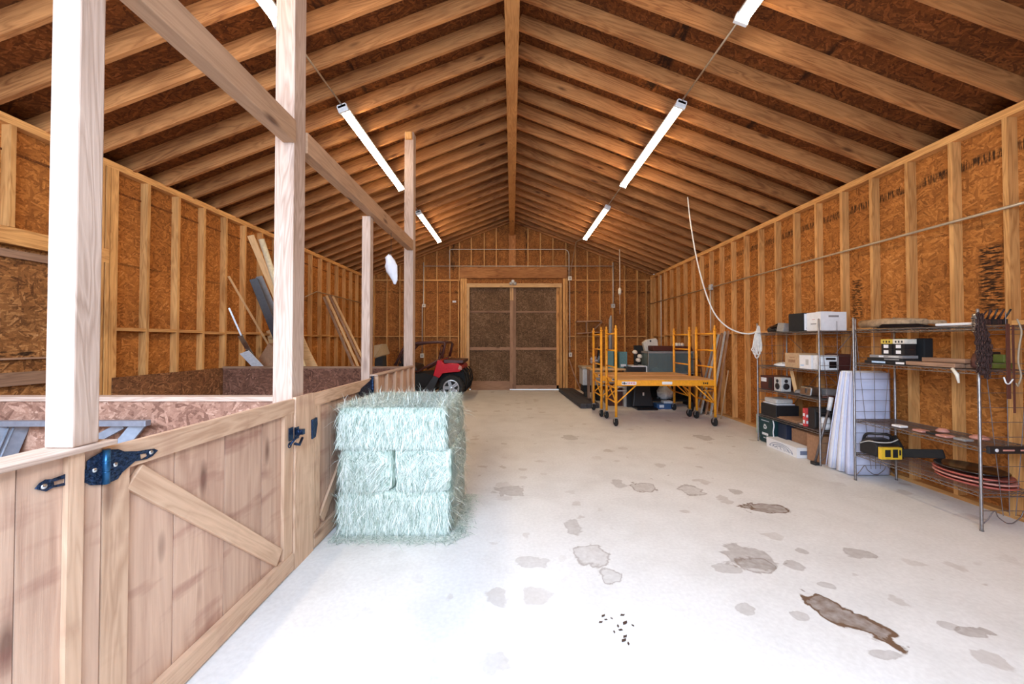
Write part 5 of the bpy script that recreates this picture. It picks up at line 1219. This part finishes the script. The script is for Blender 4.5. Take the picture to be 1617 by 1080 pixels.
# fourth shelf: chainsaw and stacked pads
t = thing('chainsaw', (3.93, 4.0, T4), 'black chainsaw with a yellow battery on the lowest near shelf', 'chainsaw')
b = MB(); b.prism([(3.785, 4.235, T4+.01), (3.785, 4.03, T4+.008), (3.785, 4.02, T4+.12), (3.785, 4.07, T4+.18), (3.785, 4.16, T4+.19), (3.785, 4.235, T4+.12)], (.20, 0, 0)); b.prism([(3.80, 4.235, T4+.02), (3.99, 4.235, T4+.02), (4.03, 4.03, T4+.02), (4.0, 4.0, T4+.02), (3.80, 4.0, T4+.02)], (0, 0, .12)); b.build('body', M['black'], t, bevel=.02)
b = MB(); b.tube(smooth([(3.82, 4.22, T4+.13), (3.82, 4.18, T4+.215), (3.86, 4.10, T4+.235), (3.95, 4.06, T4+.23), (4.0, 4.08, T4+.15)]), .014, 10); b.build('handle', M['black'], t)
b = MB(); b.tube(smooth([(3.783, 4.22, T4+.11), (3.783, 4.12, T4+.155), (3.80, 4.02, T4+.165), (3.90, 4.0, T4+.17), (3.98, 4.0, T4+.20)]), .006, 8); b.build('trim_line', M['palegrey'], t)
b = MB(); bx0, bx1, by = 3.775, 3.985, 3.965; b.box(bx0, bx1, by, 4.0, T4+.006, T4+.125)
b.cur = 1
for u0, u1, v0, v1 in ((.17, .45, .2, .82), (.55, .80, .15, .85), (.86, .95, .35, .8)):
    X0, X1 = bx0+(bx1-bx0)*u0, bx0+(bx1-bx0)*u1; Z0, Z1 = T4+.006+.119*v0, T4+.006+.119*v1; b.quad((X0, by-.001, Z0), (X1, by-.001, Z0), (X1, by-.001, Z1), (X0, by-.001, Z1))
b.build('battery', [M['toolyellow'], M['blackmatte']], t, label='yellow battery', fix=False)
b = MB(); p0, p1 = Vector((3.99, 4.03, T4+.055)), Vector((4.10, 3.68, T4+.145)); b.bar(p0, p1, .03, .085); b.build('bar_cover', M['blackmatte'], t, bevel=.012)
blob(4.03, 4.08, T4+.004, .05, .08, .20, 'blackmatte', 'black_pouch', 'black pouch behind the chainsaw on the lowest shelf', 'pouch')
for k, (z, mt, rx, ry, lab) in enumerate(((.002, 'salmon', .20, .26, 'bottom red oval tray in the stack on the lowest near shelf'), (.032, 'pink', .205, .27, 'middle pink oval tray in the stack on the lowest near shelf'), (.062, 'salmon', .20, .26, 'upper red oval tray in the stack on the lowest near shelf'), (.092, 'blackgloss', .19, .24, 'top black oval lid of the stack on the lowest near shelf'))):
    b = MB(); b.smooth = True; cxx, cyy = 4.0, 3.36+.01*k
    def ell(f, zz): return [(cxx+rx*f*math.cos(a), cyy+ry*f*math.sin(a), T4+z+zz) for a in [q*2*math.pi/36 for q in range(36)]]
    b.loft([ell(.85, .003), ell(1.0, .018), ell(1.0, .026), ell(.93, .026), ell(.80, .015)]); b.build('oval_tray', M[mt], label=lab, cat='tray', group='oval trays on the lowest near shelf')
# chains on the near rack post
b = MB()
def chain(pts, b, rl=.013):
    pts = smooth(pts, 6); L_ = 0; seq = [pts[0]]
    acc = 0
    for p, q in zip(pts, pts[1:]):
        acc += (q-p).length
        if acc >= .030: seq.append(q); acc = 0
    for i, (p, q) in enumerate(zip(seq, seq[1:])):
        d = (q-p).normalized(); s_ = d.orthogonal().normalized()
        s_ = Matrix.Rotation(i*math.pi/2+.4, 3, d) @ s_; c = (p+q)/2
        b.tube([c+d*.021*math.cos(a)+s_*.010*math.sin(a) for a in [k*2*math.pi/8 for k in range(8)]], .0036, 4, closed=True)
px0 = Vector((RX0, 3.12, 0)); r = random.Random(4)
for k in range(13):
    a = -2.6+k*.42; ox = .028*math.cos(a)+r.uniform(-.012, .012); oy = -.022-abs(.035*math.sin(a)); sx = r.uniform(.005, .028)*(1 if ox > 0 else -1)
    lo = 1.25+r.uniform(-.06, .12)
    cxo = RX0-.035; chain([(cxo+ox*.3, 3.12+oy, 1.74-.01*k*.4), (cxo+ox, 3.12+oy, 1.60), (cxo+ox+sx*.4, 3.12+oy-.01, lo+.12), (cxo+ox+sx, 3.12+oy-.01, lo), (cxo+ox+sx*1.6, 3.12+oy-.015, lo+.12), (cxo+ox*.8+sx*.8, 3.12+oy-.01, 1.6), (cxo+ox*.3, 3.12+oy, 1.75-.01*k*.4)], b)
b.build('chain_bundle', M['rust'], label='tangle of rusty chain hung on the near rack post', cat='chain')
b = MB(); b.tube([(RX0-.0, 3.12, 1.70), (RX0, 3.12, 1.745)], .03, 12)
for k in range(12):
    a = k*.5; b.tube([(RX0+.035*math.cos(a+q), 3.12+.03*math.sin(a+q), 1.60+k*.012+.005*math.sin(3*q)) for q in [j*math.pi/6 for j in range(12)]], .0035, 4, closed=True)
b.build('wire_coil', M['steel'], label='coil of wire wrapped at the top of the near rack post', cat='wire coil')
# straps and hooks at the near end of the near rack
t = thing('leather_strap', (3.95, 3.09, 1.2), 'dark brown leather strap hanging at the near end of the rack', 'strap')
b = MB(); b.obox((3.96, 3.085, 1.36), (.028, .006, .60)); b.obox((4.0, 3.083, 1.30), (.014, .006, .70)); b.build('strap', M['leather'], t)
b = MB(); b.tube(smooth([(3.915, 3.08, 1.235), (3.92, 3.07, 1.19), (3.945, 3.07, 1.185), (3.975, 3.07, 1.22)]), .005, 8); b.build('hook', M['white'], t)
b = MB(); b.tube(smooth([(4.03, 3.08, 1.70), (4.05, 3.07, 1.60), (4.03, 3.07, 1.48), (4.02, 3.07, 1.36), (4.04, 3.07, 1.25), (4.02, 3.07, 1.18)]), .006, 8); b.tube(smooth([(4.02, 3.07, 1.18), (4.0, 3.06, 1.165), (3.985, 3.06, 1.19)]), .005, 6); b.build('bungee_cord', M['tan'], label='tan cord with a white hook beside the leather strap', cat='cord')
t = thing('clamp_cluster', (3.97, 3.2, T1), 'cluster of black clamps on the near end of the top shelf', 'clamps')
for k in range(4):
    x = 3.88+k*.045; b = MB(); b.box(x-.018, x+.018, 3.14, 3.22, T1+.003, T1+.05); b.tube([(x, 3.15, T1+.045), (x-.01+.01*k, 3.12, T1+.13)], .006, 6); b.tube([(x, 3.2, T1+.045), (x+.02, 3.17, T1+.12)], .005, 6); b.build('clamp', M['black'] if k % 2 else M['rust'], t)
blob(3.90, 3.22, T2+.004, .06, .05, .16, 'leather', 'red_leather_bundle', 'dark red bundle behind the chain on the second shelf', 'bundle', seed=3)
# rope scrap hanging off the second shelf
b = MB(); b.tube([(3.755, 3.30, T2+.0), (3.75, 3.26, T2-.05), (3.752, 3.25, T2-.12)], [.012, .014, .007], 8); b.build('rag_scrap', M['cream'], label='scrap of pale cloth hanging off the second shelf', cat='cloth scrap')

# ================================================================== dry leaves on the floor
r = random.Random(8)
for k, (px, py, s) in enumerate(((951,968,.9),(955,974,.6),(947,978,.8),(964,972,.5),(981,967,.9),(985,979,1.2),(978,990,.8),(983,1006,1.1),(997,983,.6),(990,1011,.7),(974,984,.7),(968,993,.6),(985,1000,.9))):
    c = fl(px, py); a = r.uniform(0, 3.14); q = .016*s; b = MB()
    d = Vector((math.cos(a), math.sin(a), 0)); n_ = Vector((-d.y, d.x, 0)); z = Vector((0, 0, .004))
    pts = [c-d*q, c-d*q*.3+n_*q*.5, c+d*q*.5+n_*q*.35, c+d*q, c+d*q*.4-n_*q*.4, c-d*q*.4-n_*q*.45]
    b.prism([p+z*(.3+.7*(i % 2)) for i, p in enumerate(pts)], (0, 0, .0015)); b.build('dry_leaf', M['leaf'], label='small dark dried leaf fragment on the near floor', cat='leaf', group='dried leaf fragments on the near floor')
